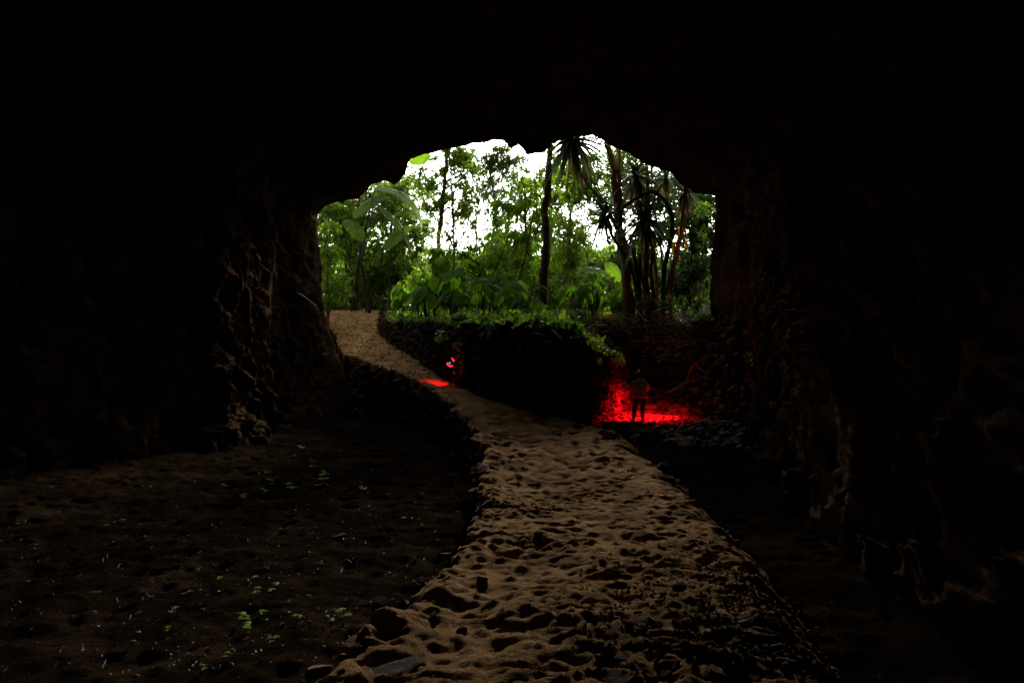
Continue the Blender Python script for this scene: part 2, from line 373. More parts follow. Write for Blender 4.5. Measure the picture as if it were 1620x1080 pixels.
def stone_wall(name, pts, tops, label, size=.2, face=-1, botz=-2.7, lean=.12, mt='stone', group=None, seed=1):
    g = random.Random(seed); b = MB(); pts = np.array(pts, float)
    L = np.concatenate([[0], np.cumsum(np.hypot(*(pts[1:]-pts[:-1]).T))])
    core = MB(); n = int(L[-1]/.3)+1; cv = []
    for i in range(n+1):
        s = L[-1]*i/n; x, y, t = np.interp(s, L, pts[:, 0]), np.interp(s, L, pts[:, 1]), np.interp(s, L, tops)
        x2, y2 = np.interp(min(s+.1, L[-1]), L, pts[:, 0]), np.interp(min(s+.1, L[-1]), L, pts[:, 1]); x1, y1 = np.interp(max(s-.1, 0), L, pts[:, 0]), np.interp(max(s-.1, 0), L, pts[:, 1])
        tx, ty = x2-x1, y2-y1; k = math.hypot(tx, ty); nx, ny = ty/k*-face, -tx/k*-face
        cv += [(x+nx*.05, y+ny*.05, botz), (x-nx*.1, y-ny*.1, t-.06), (x-nx*.5, y-ny*.5, t-.1), (x-nx*.5, y-ny*.5, botz)]
    fc = []
    for i in range(n):
        a = i*4
        for j in range(4): fc.append((a+j, a+(j+1) % 4, a+4+(j+1) % 4, a+4+j))
    b.add(cv, fc)
    z = botz; row = 0
    while z < max(tops)+.05:
        hh = size*g.uniform(.55, .85); s = g.uniform(0, size)
        while s < L[-1]:
            ln = size*g.choice([.6, .8, 1., 1.3, 2.0])*g.uniform(.8, 1.2); t = np.interp(s, L, tops)+.06*math.sin(s*1.7)+g.uniform(-.05, .05)
            if z < t+.02:
                x, y = np.interp(s, L, pts[:, 0]), np.interp(s, L, pts[:, 1])
                i = min(np.searchsorted(L, s, 'right')-1, len(pts)-2); tx, ty = (pts[i+1]-pts[i])/np.hypot(*(pts[i+1]-pts[i]))
                nx, ny = ty*-face, -tx*-face; off = g.uniform(-.02, .09)+lean*(t-z)*.5
                v, f = g.choice(STN); ang = math.atan2(ty, tx)
                m = rot(g.uniform(-.3, .3), g.uniform(-.3, .3), 0)@np.diag([1, 1, 1])
                sc = np.array([ln*.56, size*g.uniform(.5, .8), hh*g.uniform(.5, .95)])
                w = ((v@rot(g.uniform(0, 6), g.uniform(0, 6), g.uniform(0, 6)).T)*sc)@rot(g.uniform(-.25, .25), g.uniform(-.25, .25), ang+g.uniform(-.2, .2)).T
                b.add(w+np.array([x+nx*off, y+ny*off, z+g.uniform(-.09, .09)]), f)
            s += ln*.92
        z += hh*.95; row += 1
    o = b.build(name, M[mt], smooth=False); tag(o, label, 'stone wall', group); return o
stone_wall('stone_wall', W1, W1top, 'long dry stone retaining wall beside the sand path with red light on its end', .27, -1, seed=3, mt='stone')
stone_wall('stone_wall', W2, W2top, 'farther dry stone wall under fallen fronds behind the standing child', .24, -1, botz=-1.9, seed=5, mt='greyrock')
stone_wall('stone_wall', [(3.78, 23.15), (3.75, 24.3), (3.2, 26), (2.9, 27.3)], [-.72, -.3, .3, .7], 'short side return of the retaining wall leading back between the two walls', .26, -1, seed=8, mt='bankstone')
_yy = np.array([29.5, 27, 24.5, 22, 19.5, 17, 14.5, 12, 9.5]); _xx = xL(_yy)+.05
stone_wall('stone_wall', list(zip(_xx, _yy)), list(zP(_yy)-.13), 'rough stone face of the drop under the left edge of the sand path', .34, -1, botz=-3.5, seed=11, mt='rock')

def rock(loc, sx, sy, sz, label, group=None, name='rock', mt='stone', hi=False, rz=None, tilt=.3, sink=.3):
    v, f = random.choice(STN4 if hi else STN3)
    w = (v@rot(random.uniform(0, 6), random.uniform(0, 6), random.uniform(0, 6)).T)*np.array([sx, sy, sz])
    w = w@rot(random.uniform(-tilt, tilt), random.uniform(-tilt, tilt), random.uniform(0, 6) if rz is None else rz).T
    w = w*(1+.16*fbm(w/max(sx, sz)*2.2+loc[0], 4)+.05*ridged(w/max(sx, sz)*5+loc[1], 3))[:, None]
    b = MB(); b.add(w, f); o = b.build(name, M[mt]); o.location = (loc[0], loc[1], loc[2]+sz*(.5-sink))
    return tag(o, label, 'rock', group)
def on_ground(px, py):                           # where the ray through a photo pixel meets the terrain
    lo = None
    ds = np.exp(np.linspace(math.log(2.4), math.log(45), 150)); x = (px-810)/F*ds; z = (540-py)/F*ds; h = terrain(x, ds, False)
    k = np.argmax(z < h); ds = np.linspace(ds[max(k-1, 0)], ds[k], 24); x = (px-810)/F*ds; z = (540-py)/F*ds; h = terrain(x, ds, False); k = np.argmax(z <= h)
    return Vector((x[k], ds[k], h[k]))
for px, py, w_, h_, lab, mt in [
    (625, 1062, .17, .055, 'large flat grey rock at the near left foot of the sand path', 'greyrock'),
    (975, 1070, .13, .06, 'pale flat stone at the bottom centre of the path', 'sandstone'),
    (1165, 1068, .12, .06, 'pale stone among the rubble at the near right of the path', 'sandstone'),
    (850, 850, .055, .07, 'small dark upright stone alone in the middle of the sand path', 'stone'),
    (686, 972, .055, .05, 'round dark stone half sunk by the left rim of the path', 'stone'),
    (731, 998, .045, .05, 'small pointed dark stone on the near left of the sand', 'stone'),
    (794, 966, .06, .04, 'low leaning wedge stone on the sand near the path centre', 'stone'),
    (1078, 925, .07, .06, 'broad dark stone in a hollow of the sand right of centre', 'stone'),
    (1262, 960, .07, .06, 'dark stone at the right edge of the near path', 'stone'),
    (1040, 1036, .07, .07, 'dark block shaped stone beside the gravel at the near path', 'stone'),
    (762, 915, .08, .07, 'dark lump of rock in the hollow of the left path rim', 'stone'),
    (560, 1015, .09, .06, 'sand dusted boulder on the near left rim of the path', 'sandstone'),
    (500, 1055, .11, .06, 'low slanting boulder at the bottom left end of the path rim', 'sandstone'),
    (640, 955, .10, .07, 'brown boulder on the left path rim above the dirt floor', 'sandstone'),
    (705, 880, .16, .12, 'brown boulder where the left rim meets the dirt floor', 'sandstone'),
    (745, 800, .2, .17, 'block on the edge of the drop left of the path', 'sandstone'),
    (765, 745, .26, .2, 'long ledge block at the top of the drop beside the path', 'sandstone'),
    (720, 665, .3, .25, 'far ledge block on the left rim of the climbing path', 'stone'),
    (1010, 678, .45, .2, 'broad dark slab at the foot of the red lit ground', 'stone'),
    (1085, 655, .5, .22, 'big dark slab right of the standing child', 'stone'),
    (965, 670, .32, .16, 'dark slab left of the standing child near the wall end', 'stone'),
    (1010, 640, .7, .16, 'broad pale slab just behind the standing child', 'sandstone'),
    (1050, 636, .6, .18, 'pale slab behind and right of the standing child', 'sandstone'),
    (965, 645, .5, .14, 'pale slab against the end of the retaining wall', 'sandstone'),
    (1075, 644, .5, .14, 'low brown slab at the right end of the red lit ground', 'sandstone'),
    (825, 524, .42, .3, 'dark boulder sitting on top of the long retaining wall', 'stone'),
    (540, 843, .075, .06, 'small dark stone alone on the dirt floor', 'stone'),
    (505, 768, .16, .1, 'dark stone beside seedlings at the back of the dirt floor', 'stone')]:
    g = on_ground(px, py+4) if py > 530 else P(px, py, 18.6)
    g.x = (px-810)/F*g.y; rock(g, w_, w_*.8, h_, lab, mt=mt, hi=True, rz=.1, tilt=.2, sink=.3 if px in (850, 625, 825) else .62)
rb = 0
for k in range(110):                              # rubble at the near right of the path
    px = random.triangular(900, 1330, 1180); py = random.triangular(930, 1078, 1078)
    g = on_ground(px, py); s = random.uniform(.018, .05)
    rock(g, s*1.3, s, s*.7, 'fist sized stone in the rubble at the near right of the path', 'rubble stones at the near right of the path', mt=random.choice(['stone', 'sandstone', 'sandstone', 'greyrock']), tilt=.8)
for k in range(42):
    y = random.uniform(4.2, 24); x = xL(np.array(y))+random.uniform(-.05, .25); s = random.uniform(.04, .11)*min(1.5, .6+y/14)
    rock((float(x), y, float(terrain(np.array([x]), np.array([y]), False)[0])), s*1.2, s, s*.7, 'rough stone set along the left rim of the sand path', 'stones along the left path rim', mt='sandstone', tilt=.6, sink=.75)
for k in range(30):
    y = random.uniform(3.4, 15); x = xR(np.array(y))+random.uniform(-.1, .3); s = random.uniform(.03, .10)*min(1.5, .6+y/14)
    rock((float(x), y, float(terrain(np.array([x]), np.array([y]), False)[0])), s*1.2, s, s*.7, 'rough stone along the right edge of the sand path', 'stones along the right path edge', mt=random.choice(['stone', 'sandstone']), tilt=.6)
for k in range(62):
    px = random.uniform(860, 1180); py = random.uniform(608, 700); g = on_ground(px, py); s = random.uniform(.07, .22)
    if in_poly(np.array(g.x), np.array(g.y), TP): continue
    rock(g, s*1.4, s, s*.6, 'flat stone strewn around the standing child', 'stones strewn on the low ground by the walls', tilt=.4, mt=random.choice(['stone', 'sandstone', 'sandstone']))
for k in range(25):
    px = random.uniform(60, 690); py = random.uniform(705, 1070); g = on_ground(px, py); s = random.uniform(.012, .035)*g.y/6
    if g.x > xL(np.array(g.y))-.1: continue
    rock(g, s*1.2, s, s*.5, 'small stone lying on the dark dirt floor', 'small stones on the dirt floor', mt=random.choice(['stone', 'greyrock']), tilt=.5)
# gravel too fine to count
b = MB(); GX = []; GY = []; GS = []
for k in range(4200):
    if k < 2600: px = random.triangular(900, 1340, 1200); py = random.triangular(850, 1090, 1080); s = random.uniform(.006, .022)
    elif k < 3500: px, py = random.uniform(480, 1200), random.uniform(690, 1080); s = random.uniform(.003, .007)
    else: px, py = random.uniform(520, 700), random.uniform(500, 600); s = random.uniform(.02, .06)
    d = 2.0*F/max(py-540, 1) if k < 3500 else random.uniform(23, 38)
    x = (px-810)/F*d
    if k >= 3500: x = float(random.uniform(xL(np.array(d)), xR(np.array(d))))
    if k > 2600 and not onpath(np.array(x), np.array(d)): continue
    GX.append(x); GY.append(d); GS.append(s)
GZ = terrain(np.array(GX), np.array(GY), False)
for x, d, z, s in zip(GX, GY, GZ, GS):
    v, f = random.choice(STN); b.add((v*np.array([s*1.2, s, s*.7]))@rot(random.random(), random.random(), random.random()*6).T+np.array([x, d, z+.002]), f)
tag(b.build('gravel', M['sandstone']), 'loose gravel scattered over the sand path', 'gravel', kind='stuff')

# ---------------------------------------------------------------- plant builders
def unit(v): return v/np.maximum(np.linalg.norm(v, axis=-1, keepdims=True), 1e-9)
def tube(b, pts, rad, n=8, rough=0):
    pts = np.array([list(p) for p in pts], float); m = len(pts); rad = np.broadcast_to(np.asarray(rad, float), (m,)) if np.ndim(rad) == 0 or len(rad) == m else np.interp(np.linspace(0, 1, m), np.linspace(0, 1, len(rad)), rad)
    t = unit(np.gradient(pts, axis=0)); ref = np.where(np.abs(t[:, 2:3]) > .9, [[1., 0, 0]], [[0, 0, 1.]])
    a = unit(np.cross(t, ref)); c = np.cross(t, a); an = np.linspace(0, 2*np.pi, n, endpoint=False)
    rr = rad[:, None]*(1+rough*rng.uniform(-1, 1, (m, n)))
    v = pts[:, None]+rr[..., None]*(a[:, None]*np.cos(an)[None, :, None]+c[:, None]*np.sin(an)[None, :, None])
    i = np.arange(m*n).reshape(m, n); nx = np.roll(i, -1, 1)
    v = v.reshape(-1, 3); v = np.concatenate([v, pts[:1], pts[-1:]])
    b.add(v, np.stack([i[:-1], nx[:-1], nx[1:], i[1:]], -1).reshape(-1, 4))
    k = len(v)
    b.f[3].append(np.stack([nx[0], i[0], np.full(n, k-2)], 1)+b.n-k); b.f[3].append(np.stack([i[-1], nx[-1], np.full(n, k-1)], 1)+b.n-k)
def curve_pts(p, n):
    p = np.array([list(q) for q in p], float); t = np.linspace(0, len(p)-1, n); out = []
    for u in t:
        i = min(int(u), len(p)-2); f = u-i; p0, p1, p2, p3 = p[max(i-1, 0)], p[i], p[i+1], p[min(i+2, len(p)-1)]
        out.append(.5*((2*p1)+(p2-p0)*f+(2*p0-5*p1+4*p2-p3)*f*f+(3*p1-p0-3*p2+p3)*f**3))
    return np.array(out)
def leaves(b, c, d, L, Wd, fold=.25):
    n = len(c); d = unit(d); s = unit(np.cross(d, unit(rng.normal(size=(n, 3))*.6+[0, 0, 1.2]))); nn = np.cross(s, d)
    L = np.asarray(L)[:, None]; w = L*Wd
    v = np.stack([c, c+d*L*.42+s*w+nn*w*fold, c+d*L, c+d*L*.42-s*w+nn*w*fold], 1).reshape(-1, 3)
    i = np.arange(n)[:, None]*4
    b.add(v, np.concatenate([i+[[0, 1, 2]], i+[[0, 2, 3]]]))
def clump_leaves(b, cen, r, n, L, Wd=.2, droop=.5, tw=None):
    # one spray: leaves set round a few twigs that run out from the middle of the spray
    k = max(3, n//9)
    td = unit(rng.normal(size=(k, 3))*[1, 1, .6]+[0, 0, .1])
    idx = rng.integers(0, k, n); t = rng.uniform(.15, 1, n)
    pos = cen+td[idx]*r*t[:, None]+np.array([0, 0, -1])*(.35*r*t**2)[:, None]+rng.normal(size=(n, 3))*r*.07
    d = td[idx]*.7+rng.normal(size=(n, 3))*.55+[0, 0, -droop]
    leaves(b, pos, d, rng.uniform(.65, 1.2, n)*L, Wd)
    if tw is not None:
        for q in td[:3]: tube(tw, [cen, cen+q*r*.5-[0, 0, .1*r], cen+q*r*.95-[0, 0, .33*r]], [.012, .009, .004], 4)
def crown(b, tw, ells, nper, L, Wd=.2, droop=.5, cr=.55, hub=None, density=1.0):
    for (px, py, d, rx, rz) in ells:
        c = np.array(P(px, py, d)); X, Z = rx/F*d, rz/F*d; Y = min(X, 2.5)
        m = int(max(4, X*Z*3.4*density/(cr*cr)))
        for _ in range(m):
            u = unit(rng.normal(size=3))*rng.uniform(.2, 1)**.5; cc = c+u*[X, Y, Z]
            clump_leaves(b, cc, cr*rng.uniform(.6, 1.3), int(nper*2.3*rng.uniform(.5, 1.4)), L, Wd, droop, tw)
            if tw is not None and hub is not None and rng.random() < .4:
                h = hub[np.argmin(np.linalg.norm(hub-cc+[0, 0, .8], axis=1))]
                tube(tw, curve_pts([h, (h+cc)/2+[0, 0, .2], cc], 5), [.035, .012], 5)
def tree(label, trunk_px, d, rad, ells, nper=26, L=.3, lm='leaf', bark='bark', Wd=.24, droop=.5, cr=.55, density=1., name='tree', group=None, dd=0, cat='tree'):
    pts = [np.array(P(px, py, d+(k*dd))) for k, (px, py) in enumerate(trunk_px)]
    z0 = float(terrain(np.array([pts[-1][0]]), np.array([pts[-1][1]]), False)[0])-.1
    if pts[-1][2] > z0: pts.append(np.array([pts[-1][0]+.05, pts[-1][1], z0]))
    cp = curve_pts(pts[::-1], 26); o = empty(name, cp[0])
    t = MB(); tube(t, cp+rng.normal(size=cp.shape)*rad*.12, np.linspace(rad*1.15, rad*.6, 26)*(1+.1*np.sin(np.arange(26)*1.9)), 10, .08)
    lf = MB(); crown(lf, t, ells, nper, L, Wd, droop, cr, cp[6:], density)
    t.build('trunk', M[bark], o, org=cp[0]); lf.build('crown', M[lm], o, org=cp[0], smooth=False)
    return tag(o, label, cat, group)
def strip(b, base, d, L, w, droop, seg=6, up=None):
    # one sword or strap leaf, bending under its own weight
    t = np.linspace(0, 1, seg+1); d = unit(np.array(d)); s = unit(np.cross(d, [0, 0, 1.])+rng.normal(size=3)*.15)
    pos = base+d*L*t[:, None]+np.array([0, 0, -1.])*(droop*L*t**2)[:, None]
    ww = w*np.minimum(1, .55+t*2)*(1-t**2.5)+.002
    nn = np.cross(s, d)
    v = np.stack([pos-s*ww[:, None]+nn*ww[:, None]*.35, pos, pos+s*ww[:, None]+nn*ww[:, None]*.35], 1).reshape(-1, 3)
    i = np.arange(seg)[:, None]*3
    b.add(v, np.concatenate([i+[[0, 1, 4, 3]], i+[[1, 2, 5, 4]]]))
def rosette(b, c, n, L, w, droop=.45, ax=(0, 0, 1), lo=-.5, hi=1.0):
    ax = unit(np.array(ax, float)); u = unit(np.cross(ax, [.3, .9, .1])); v = np.cross(ax, u)
    for k in range(n):
        a = k*2.39996+rng.normal()*.2; e = lo+(hi-lo)*((k+.5)/n)**.8; e = e+rng.normal()*.08
        d = (u*math.cos(a)+v*math.sin(a))*math.cos(e*1.35)+ax*math.sin(e*1.35)
        strip(b, c+ax*(.12*k/n*L), d, L*rng.uniform(.75, 1.1), w*rng.uniform(.8, 1.15), droop*rng.uniform(.6, 1.5))
def big_leaf(b, base, tip_dir, nrm, L, Wd, heart=False, bend=.3, fold=.25, wav=.04, m=16, n=5, torn=0):
    d = unit(np.array(tip_dir, float)); nn = np.array(nrm, float); nn = unit(nn-d*(nn@d)); s = np.cross(d, nn)
    t = np.linspace(0, 1, m+1)
    if heart: tt = t*1.28-.28; w = np.where(tt < 0, .85*np.sqrt(np.clip(1-(tt/.28)**2, 0, 1))*.9+.05, 0)+np.where(tt >= 0, .94*(1-tt**1.7)**.9*(1+.35*tt), 0)
    else: tt = t; w = np.sin(np.pi*np.clip(t*.93+.05, 0, 1))**.55*(1-.15*t)
    u = np.linspace(-1, 1, 2*n+1); TT, U = np.meshgrid(tt, u, indexing='ij'); Wg = (w*Wd)[:, None]*U
    if heart:                                    # notch where the stalk meets the blade
        TT = np.where(TT < 0, TT*np.clip(np.abs(U)*2.6, .12, 1), TT)
    a = np.clip(TT, 0, 1)*bend; along = np.where(TT > 0, np.sin(a*1.6)/(bend*1.6+1e-6), TT)*L; down = -(1-np.cos(a*1.6))/(bend*1.6+1e-6)*L
    lift = fold*np.abs(Wg)-.35*np.abs(Wg)**2/max(Wd, .01)+wav*Wd*np.sin(TT*22+U*2)*np.abs(U)
    if torn: lift = lift+torn*Wd*np.abs(U)*np.sin(np.floor(TT*9)*2.7)
    v = np.array(base)+along[..., None]*d+(down+lift)[..., None]*nn+Wg[..., None]*s
    k = 2*n+1; i = np.arange((m+1)*k).reshape(m+1, k)
    b.add(v.reshape(-1, 3), np.stack([i[:-1, :-1], i[:-1, 1:], i[1:, 1:], i[1:, :-1]], -1).reshape(-1, 4))
    return d, nn
def gz(x, y): return float(terrain(np.array([x]), np.array([y]), False)[0])

# ---------------------------------------------------------------- far trees behind (their tops draw the lower edge of the sky)
TREES = [
 ('dense far tree at the left end of the jungle behind the big leaves', [(548, 330), (556, 450)], 46, .2, [(520, 330, 46, 34, 30), (565, 312, 46, 36, 26), (605, 298, 46, 30, 26), (540, 350, 46, 60, 55), (560, 420, 46, 60, 50)], 'leaf'),
 ('bushy far tree left of the leaning dark trunk', [(640, 330), (640, 450)], 44, .16, [(640, 300, 44, 34, 26), (640, 345, 44, 42, 45), (645, 410, 44, 50, 45)], 'leaf_grey'),
 ('low far tree under the largest patch of sky', [(730, 415), (734, 470)], 48, .14, [(735, 440, 48, 60, 32)], 'leaf'),
 ('far tree with a pointed crown just right of the largest patch of sky', [(800, 350), (806, 460)], 46, .18, [(805, 375, 46, 42, 38), (800, 430, 46, 55, 40)], 'leaf'),
 ('tall pale far tree behind the main mossy trunk', [(870, 250), (872, 450)], 50, .2, [(890, 290, 50, 40, 50), (880, 390, 50, 55, 60)], 'leaf_grey'),
 ('far tree beneath the small patch of sky left of the rosettes', [(930, 400), (930, 470)], 47, .16, [(930, 420, 47, 50, 48)], 'leaf'),
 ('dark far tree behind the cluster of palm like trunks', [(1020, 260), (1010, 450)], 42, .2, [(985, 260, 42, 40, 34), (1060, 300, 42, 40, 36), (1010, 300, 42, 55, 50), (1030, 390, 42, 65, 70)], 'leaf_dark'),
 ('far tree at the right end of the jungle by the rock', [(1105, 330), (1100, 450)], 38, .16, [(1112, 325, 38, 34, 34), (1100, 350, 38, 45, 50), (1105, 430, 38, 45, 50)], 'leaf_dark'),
]
for lab, tr, d, r, el, lm in TREES:
    tree(lab, tr, d, r, el, 34, .34, lm, cr=.8, density=1.7, bark='bark')
# nearer, thin trees with sparse crowns against the sky
tree('leaning dark trunk with ivy and sparse leaves left of the sky', [(708, 232), (704, 280), (700, 330), (694, 380), (698, 440), (700, 480)], 34, .13,
     [(722, 250, 34, 30, 22), (745, 262, 34, 22, 26), (705, 250, 34, 26, 20), (672, 285, 34, 24, 18), (690, 300, 34, 20, 34), (725, 310, 34, 30, 30), (676, 330, 34, 22, 22)], 22, .24, 'leaf', cr=.5, density=1.3)
tree('very thin straight sapling right beside the leaning dark trunk', [(713, 270), (716, 330), (718, 400), (719, 470)], 31, .05,
     [(728, 350, 31, 22, 34), (708, 370, 31, 14, 24), (722, 300, 31, 18, 18)], 16, .22, 'leaf', bark='palebark', cr=.42, density=1.0)
tree('tall thin grey leaved tree rising through the middle of the sky', [(766, 222), (772, 262), (780, 300), (784, 340), (790, 420)], 42, .08,
     [(805, 245, 42, 30, 22), (740, 250, 42, 26, 18), (788, 245, 42, 24, 22), (800, 275, 42, 34, 24), (770, 300, 42, 26, 22), (810, 315, 42, 26, 22), (760, 260, 42, 14, 18)], 26, .3, 'leaf_grey', cr=.5, density=1.6, Wd=.13)
tree('slim tree with long drooping leaf sprays over the sky gap', [(752, 330), (754, 380), (756, 470)], 37, .06,
     [(752, 325, 37, 24, 20), (735, 345, 37, 16, 14), (770, 345, 37, 26, 22)], 26, .34, 'leaf', cr=.5, density=1.0, Wd=.11, droop=.9)
tree('main mossy trunk wrapped in creeper in the middle of the opening', [(872, 228), (868, 262), (866, 300), (862, 340), (864, 380), (862, 420), (858, 455), (860, 492)], 28.5, .20,
     [(874, 265, 28.5, 16, 30), (858, 320, 28.5, 14, 30), (892, 300, 28.5, 22, 26), (842, 290, 28.5, 18, 18)], 20, .2, 'leaf', cr=.4, density=.8)
tree('leafy tree filling the space left of the main mossy trunk', [(830, 300), (832, 380), (836, 470)], 36, .09,
     [(825, 300, 36, 36, 30), (795, 320, 36, 26, 26), (835, 350, 36, 40, 36), (812, 400, 36, 46, 34), (850, 410, 36, 26, 36)], 34, .36, 'leaf_bright', cr=.6, density=1.5, Wd=.11, droop=.8)
tree('leafy tree just right of the main mossy trunk', [(905, 300), (900, 390), (898, 470)], 38, .1,
     [(905, 290, 38, 34, 40), (925, 290, 38, 26, 40), (962, 290, 38, 26, 44), (945, 340, 38, 22, 20), (895, 370, 38, 36, 36), (910, 430, 38, 40, 30), (930, 262, 38, 26, 26), (985, 250, 38, 26, 24)], 36, .34, 'leaf', cr=.6, density=1.5, Wd=.12, droop=.7, bark='palebark')
tree('tree with pale green sprays in front of the far left trees', [(620, 330), (618, 400), (616, 470)], 41, .1,
     [(655, 300, 41, 30, 20), (625, 310, 41, 36, 24), (610, 350, 41, 38, 34), (650, 375, 41, 38, 34), (610, 420, 41, 50, 36)], 26, .3, 'leaf', cr=.6, density=1.0)
tree('low bright tree with hanging sprays below the sky gap', [(760, 420), (764, 470)], 33, .08,
     [(770, 400, 33, 48, 24), (740, 425, 33, 50, 24), (700, 410, 33, 34, 26), (820, 430, 33, 40, 26)], 36, .36, 'leaf_bright', cr=.55, density=1.5, Wd=.11, droop=.8)
# bright shrubs and vines by the left edge of the mouth
tree('bright green leafy shrub tight against the left rock edge', [(518, 400), (518, 470)], 33, .05,
     [(522, 415, 33, 20, 34), (535, 450, 33, 22, 26), (518, 365, 33, 16, 26), (516, 465, 33, 20, 20)], 30, .24, 'leaf_bright', cr=.5, density=1.5, name='shrub', Wd=.16, droop=.9, cat='shrub')
tree('dark shrub with hanging vines under the top left corner of the mouth', [(540, 340), (545, 400), (552, 470)], 42, .07,
     [(530, 345, 42, 26, 26), (560, 340, 42, 30, 26), (575, 390, 42, 34, 36), (540, 390, 42, 24, 24)], 26, .26, 'leaf', cr=.5, density=1.1, name='shrub', cat='shrub')
tree('yellow speckled vine hanging over the dark leaning stems', [(566, 325), (575, 380), (568, 440), (560, 480)], 42, .05,
     [(570, 340, 42, 14, 30), (585, 320, 42, 20, 18), (560, 400, 42, 12, 34), (600, 340, 42, 22, 20)], 14, .12, 'yellow', cr=.35, density=.8, name='vine', bark='darkbark', cat='vine')
tree('shrub with glossy leaves left of the elephant ears', [(600, 440), (602, 480)], 42, .05,
     [(595, 445, 42, 26, 24), (625, 430, 42, 26, 22), (575, 460, 42, 20, 18)], 28, .28, 'leaf', cr=.5, density=1.3, name='shrub', cat='shrub')
tree('shrub behind the middle elephant ears', [(690, 440), (692, 480)], 34, .05, [(690, 445, 34, 50, 20), (770, 450, 34, 46, 18)], 36, .34, 'leaf_bright', cr=.5, density=1.4, Wd=.12, droop=.8, name='shrub', cat='shrub')
tree('bright low shrub right of the main mossy trunk', [(930, 450), (932, 490)], 31, .05, [(905, 462, 31, 30, 20), (945, 455, 31, 36, 20), (980, 462, 31, 26, 16)], 30, .24, 'leaf_bright', cr=.5, density=1.4, name='shrub', cat='shrub')
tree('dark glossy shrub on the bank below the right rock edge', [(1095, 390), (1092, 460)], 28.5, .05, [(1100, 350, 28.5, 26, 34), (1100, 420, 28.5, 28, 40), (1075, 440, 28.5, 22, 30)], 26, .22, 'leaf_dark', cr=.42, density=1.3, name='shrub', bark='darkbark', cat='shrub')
tree('small bright shrub under the top right corner of the mouth', [(1110, 325), (1112, 400)], 30, .04, [(1115, 335, 30, 18, 22), (1105, 375, 30, 20, 20)], 22, .16, 'leaf_bright', cr=.35, density=1.0, name='shrub', cat='shrub')
for k, (x0, y0, x1, y1, r, lab) in enumerate([(592, 300, 556, 480, .05, 'dark leaning stem among the left shrubs, the thicker one'), (605, 400, 578, 492, .04, 'dark slanting stem just above the sand path exit'), (570, 330, 562, 470, .03, 'slender dark stem nearest the left rock edge'),
   (760, 440, 806, 370, .03, 'grey slanting pole of dead wood left of the main trunk'), (790, 470, 845, 330, .035, 'thin slanting dead branch against the bright foliage')]):
    b = MB(); dd = 39 if x0 < 650 else 31; p0, p1 = np.array(P(x0, y0, dd)), np.array(P(x1, y1, dd)); lo, hi = (p0, p1) if p0[2] < p1[2] else (p1, p0)
    lo[2] = gz(lo[0], lo[1])-.05; tube(b, curve_pts([lo, (lo+hi)/2+rng.normal(size=3)*.12, hi], 14), [r*1.2, r*.6], 7, .08)
    tag(b.build('bare_stem', M['darkbark'], org=lo), lab, 'stem')

# ---------------------------------------------------------------- elephant ears
def taro(x, y, h, n, L, label, seed):
    g = random.Random(seed); z0 = gz(x, y)-.05; o = empty('elephant_ear_plant', (x, y, z0))
    for k in range(n):
        a = g.uniform(0, 6.28) if k else 4.4; hh = h*g.uniform(.55, 1.05); out = g.uniform(.25, .7)*h*.55
        tip = np.array([x+math.cos(a)*out, y+math.sin(a)*out, z0+hh]); b = MB()
        tube(b, curve_pts([(x+math.cos(a)*.05, y+math.sin(a)*.05, z0), (x+math.cos(a)*out*.4, y+math.sin(a)*out*.4, z0+hh*.6), tip], 8), [.026, .014], 6)
        st = b.build('stem', M['fernstem'], o, org=(x, y, z0)); lf = MB()
        big_leaf(lf, tip, (math.cos(a)*.9+g.uniform(-.3, .3), math.sin(a)*.9+g.uniform(-.3, .3), -g.uniform(.35, .9)), (math.cos(a)*.4, math.sin(a)*.4-.15, 1), L*g.uniform(.75, 1.2), L*.36, True, .35, .18, .05)
        lf.build('leaf_blade', M['taro'], o, org=(x, y, z0))
    return tag(o, label, 'plant', 'elephant ear plants on the terrace')
M['fernstem'] = plain('green_stem', (.03, .05, .015), .5)
TX = [(634, 455, 33, 1.7), (664, 470, 30, 1.9), (690, 452, 29, 2.2), (716, 470, 27, 1.9), (738, 446, 29.5, 2.3), (760, 470, 26, 1.8), (786, 452, 28, 2.2), (812, 470, 25, 1.6),
      (834, 462, 27, 1.8), (905, 488, 24, 1.4), (940, 448, 28, 2.0), (962, 462, 27, 1.7), (985, 450, 28.5, 1.9), (915, 462, 28, 1.6), (655, 440, 34, 2.0), (770, 438, 31.5, 2.2),
      (676, 462, 28, 1.5), (725, 455, 28, 2.0), (800, 448, 30, 2.0), (850, 470, 24, 1.3), (975, 470, 29, 1.4)]
whr = ['left end of the row by the path', 'second from the left, in front', 'tall one at the left middle', 'low one left of the child in the dark coat', 'tallest in the middle of the row', 'above the child in the dark coat',
       'right middle, behind the front row', 'just behind the boulder on the wall', 'against the foot of the main mossy trunk', 'drooping over the right end of the long wall', 'behind the farther stone wall, left', 'behind the farther stone wall, middle',
       'at the feet of the sword leaved trunks', 'small one right of the main mossy trunk', 'back row at the left', 'back row in the middle', 'short one between the tall left ones', 'just left of the tallest', 'behind the boulder, back row', 'low one right of the boulder', 'lowest one by the trunk cluster']
for k, (px, py, d, h) in enumerate(TX):
    taro((px-810)/F*d, d, h*.95, 10, .62, 'elephant ear plant, '+whr[k], 100+k)
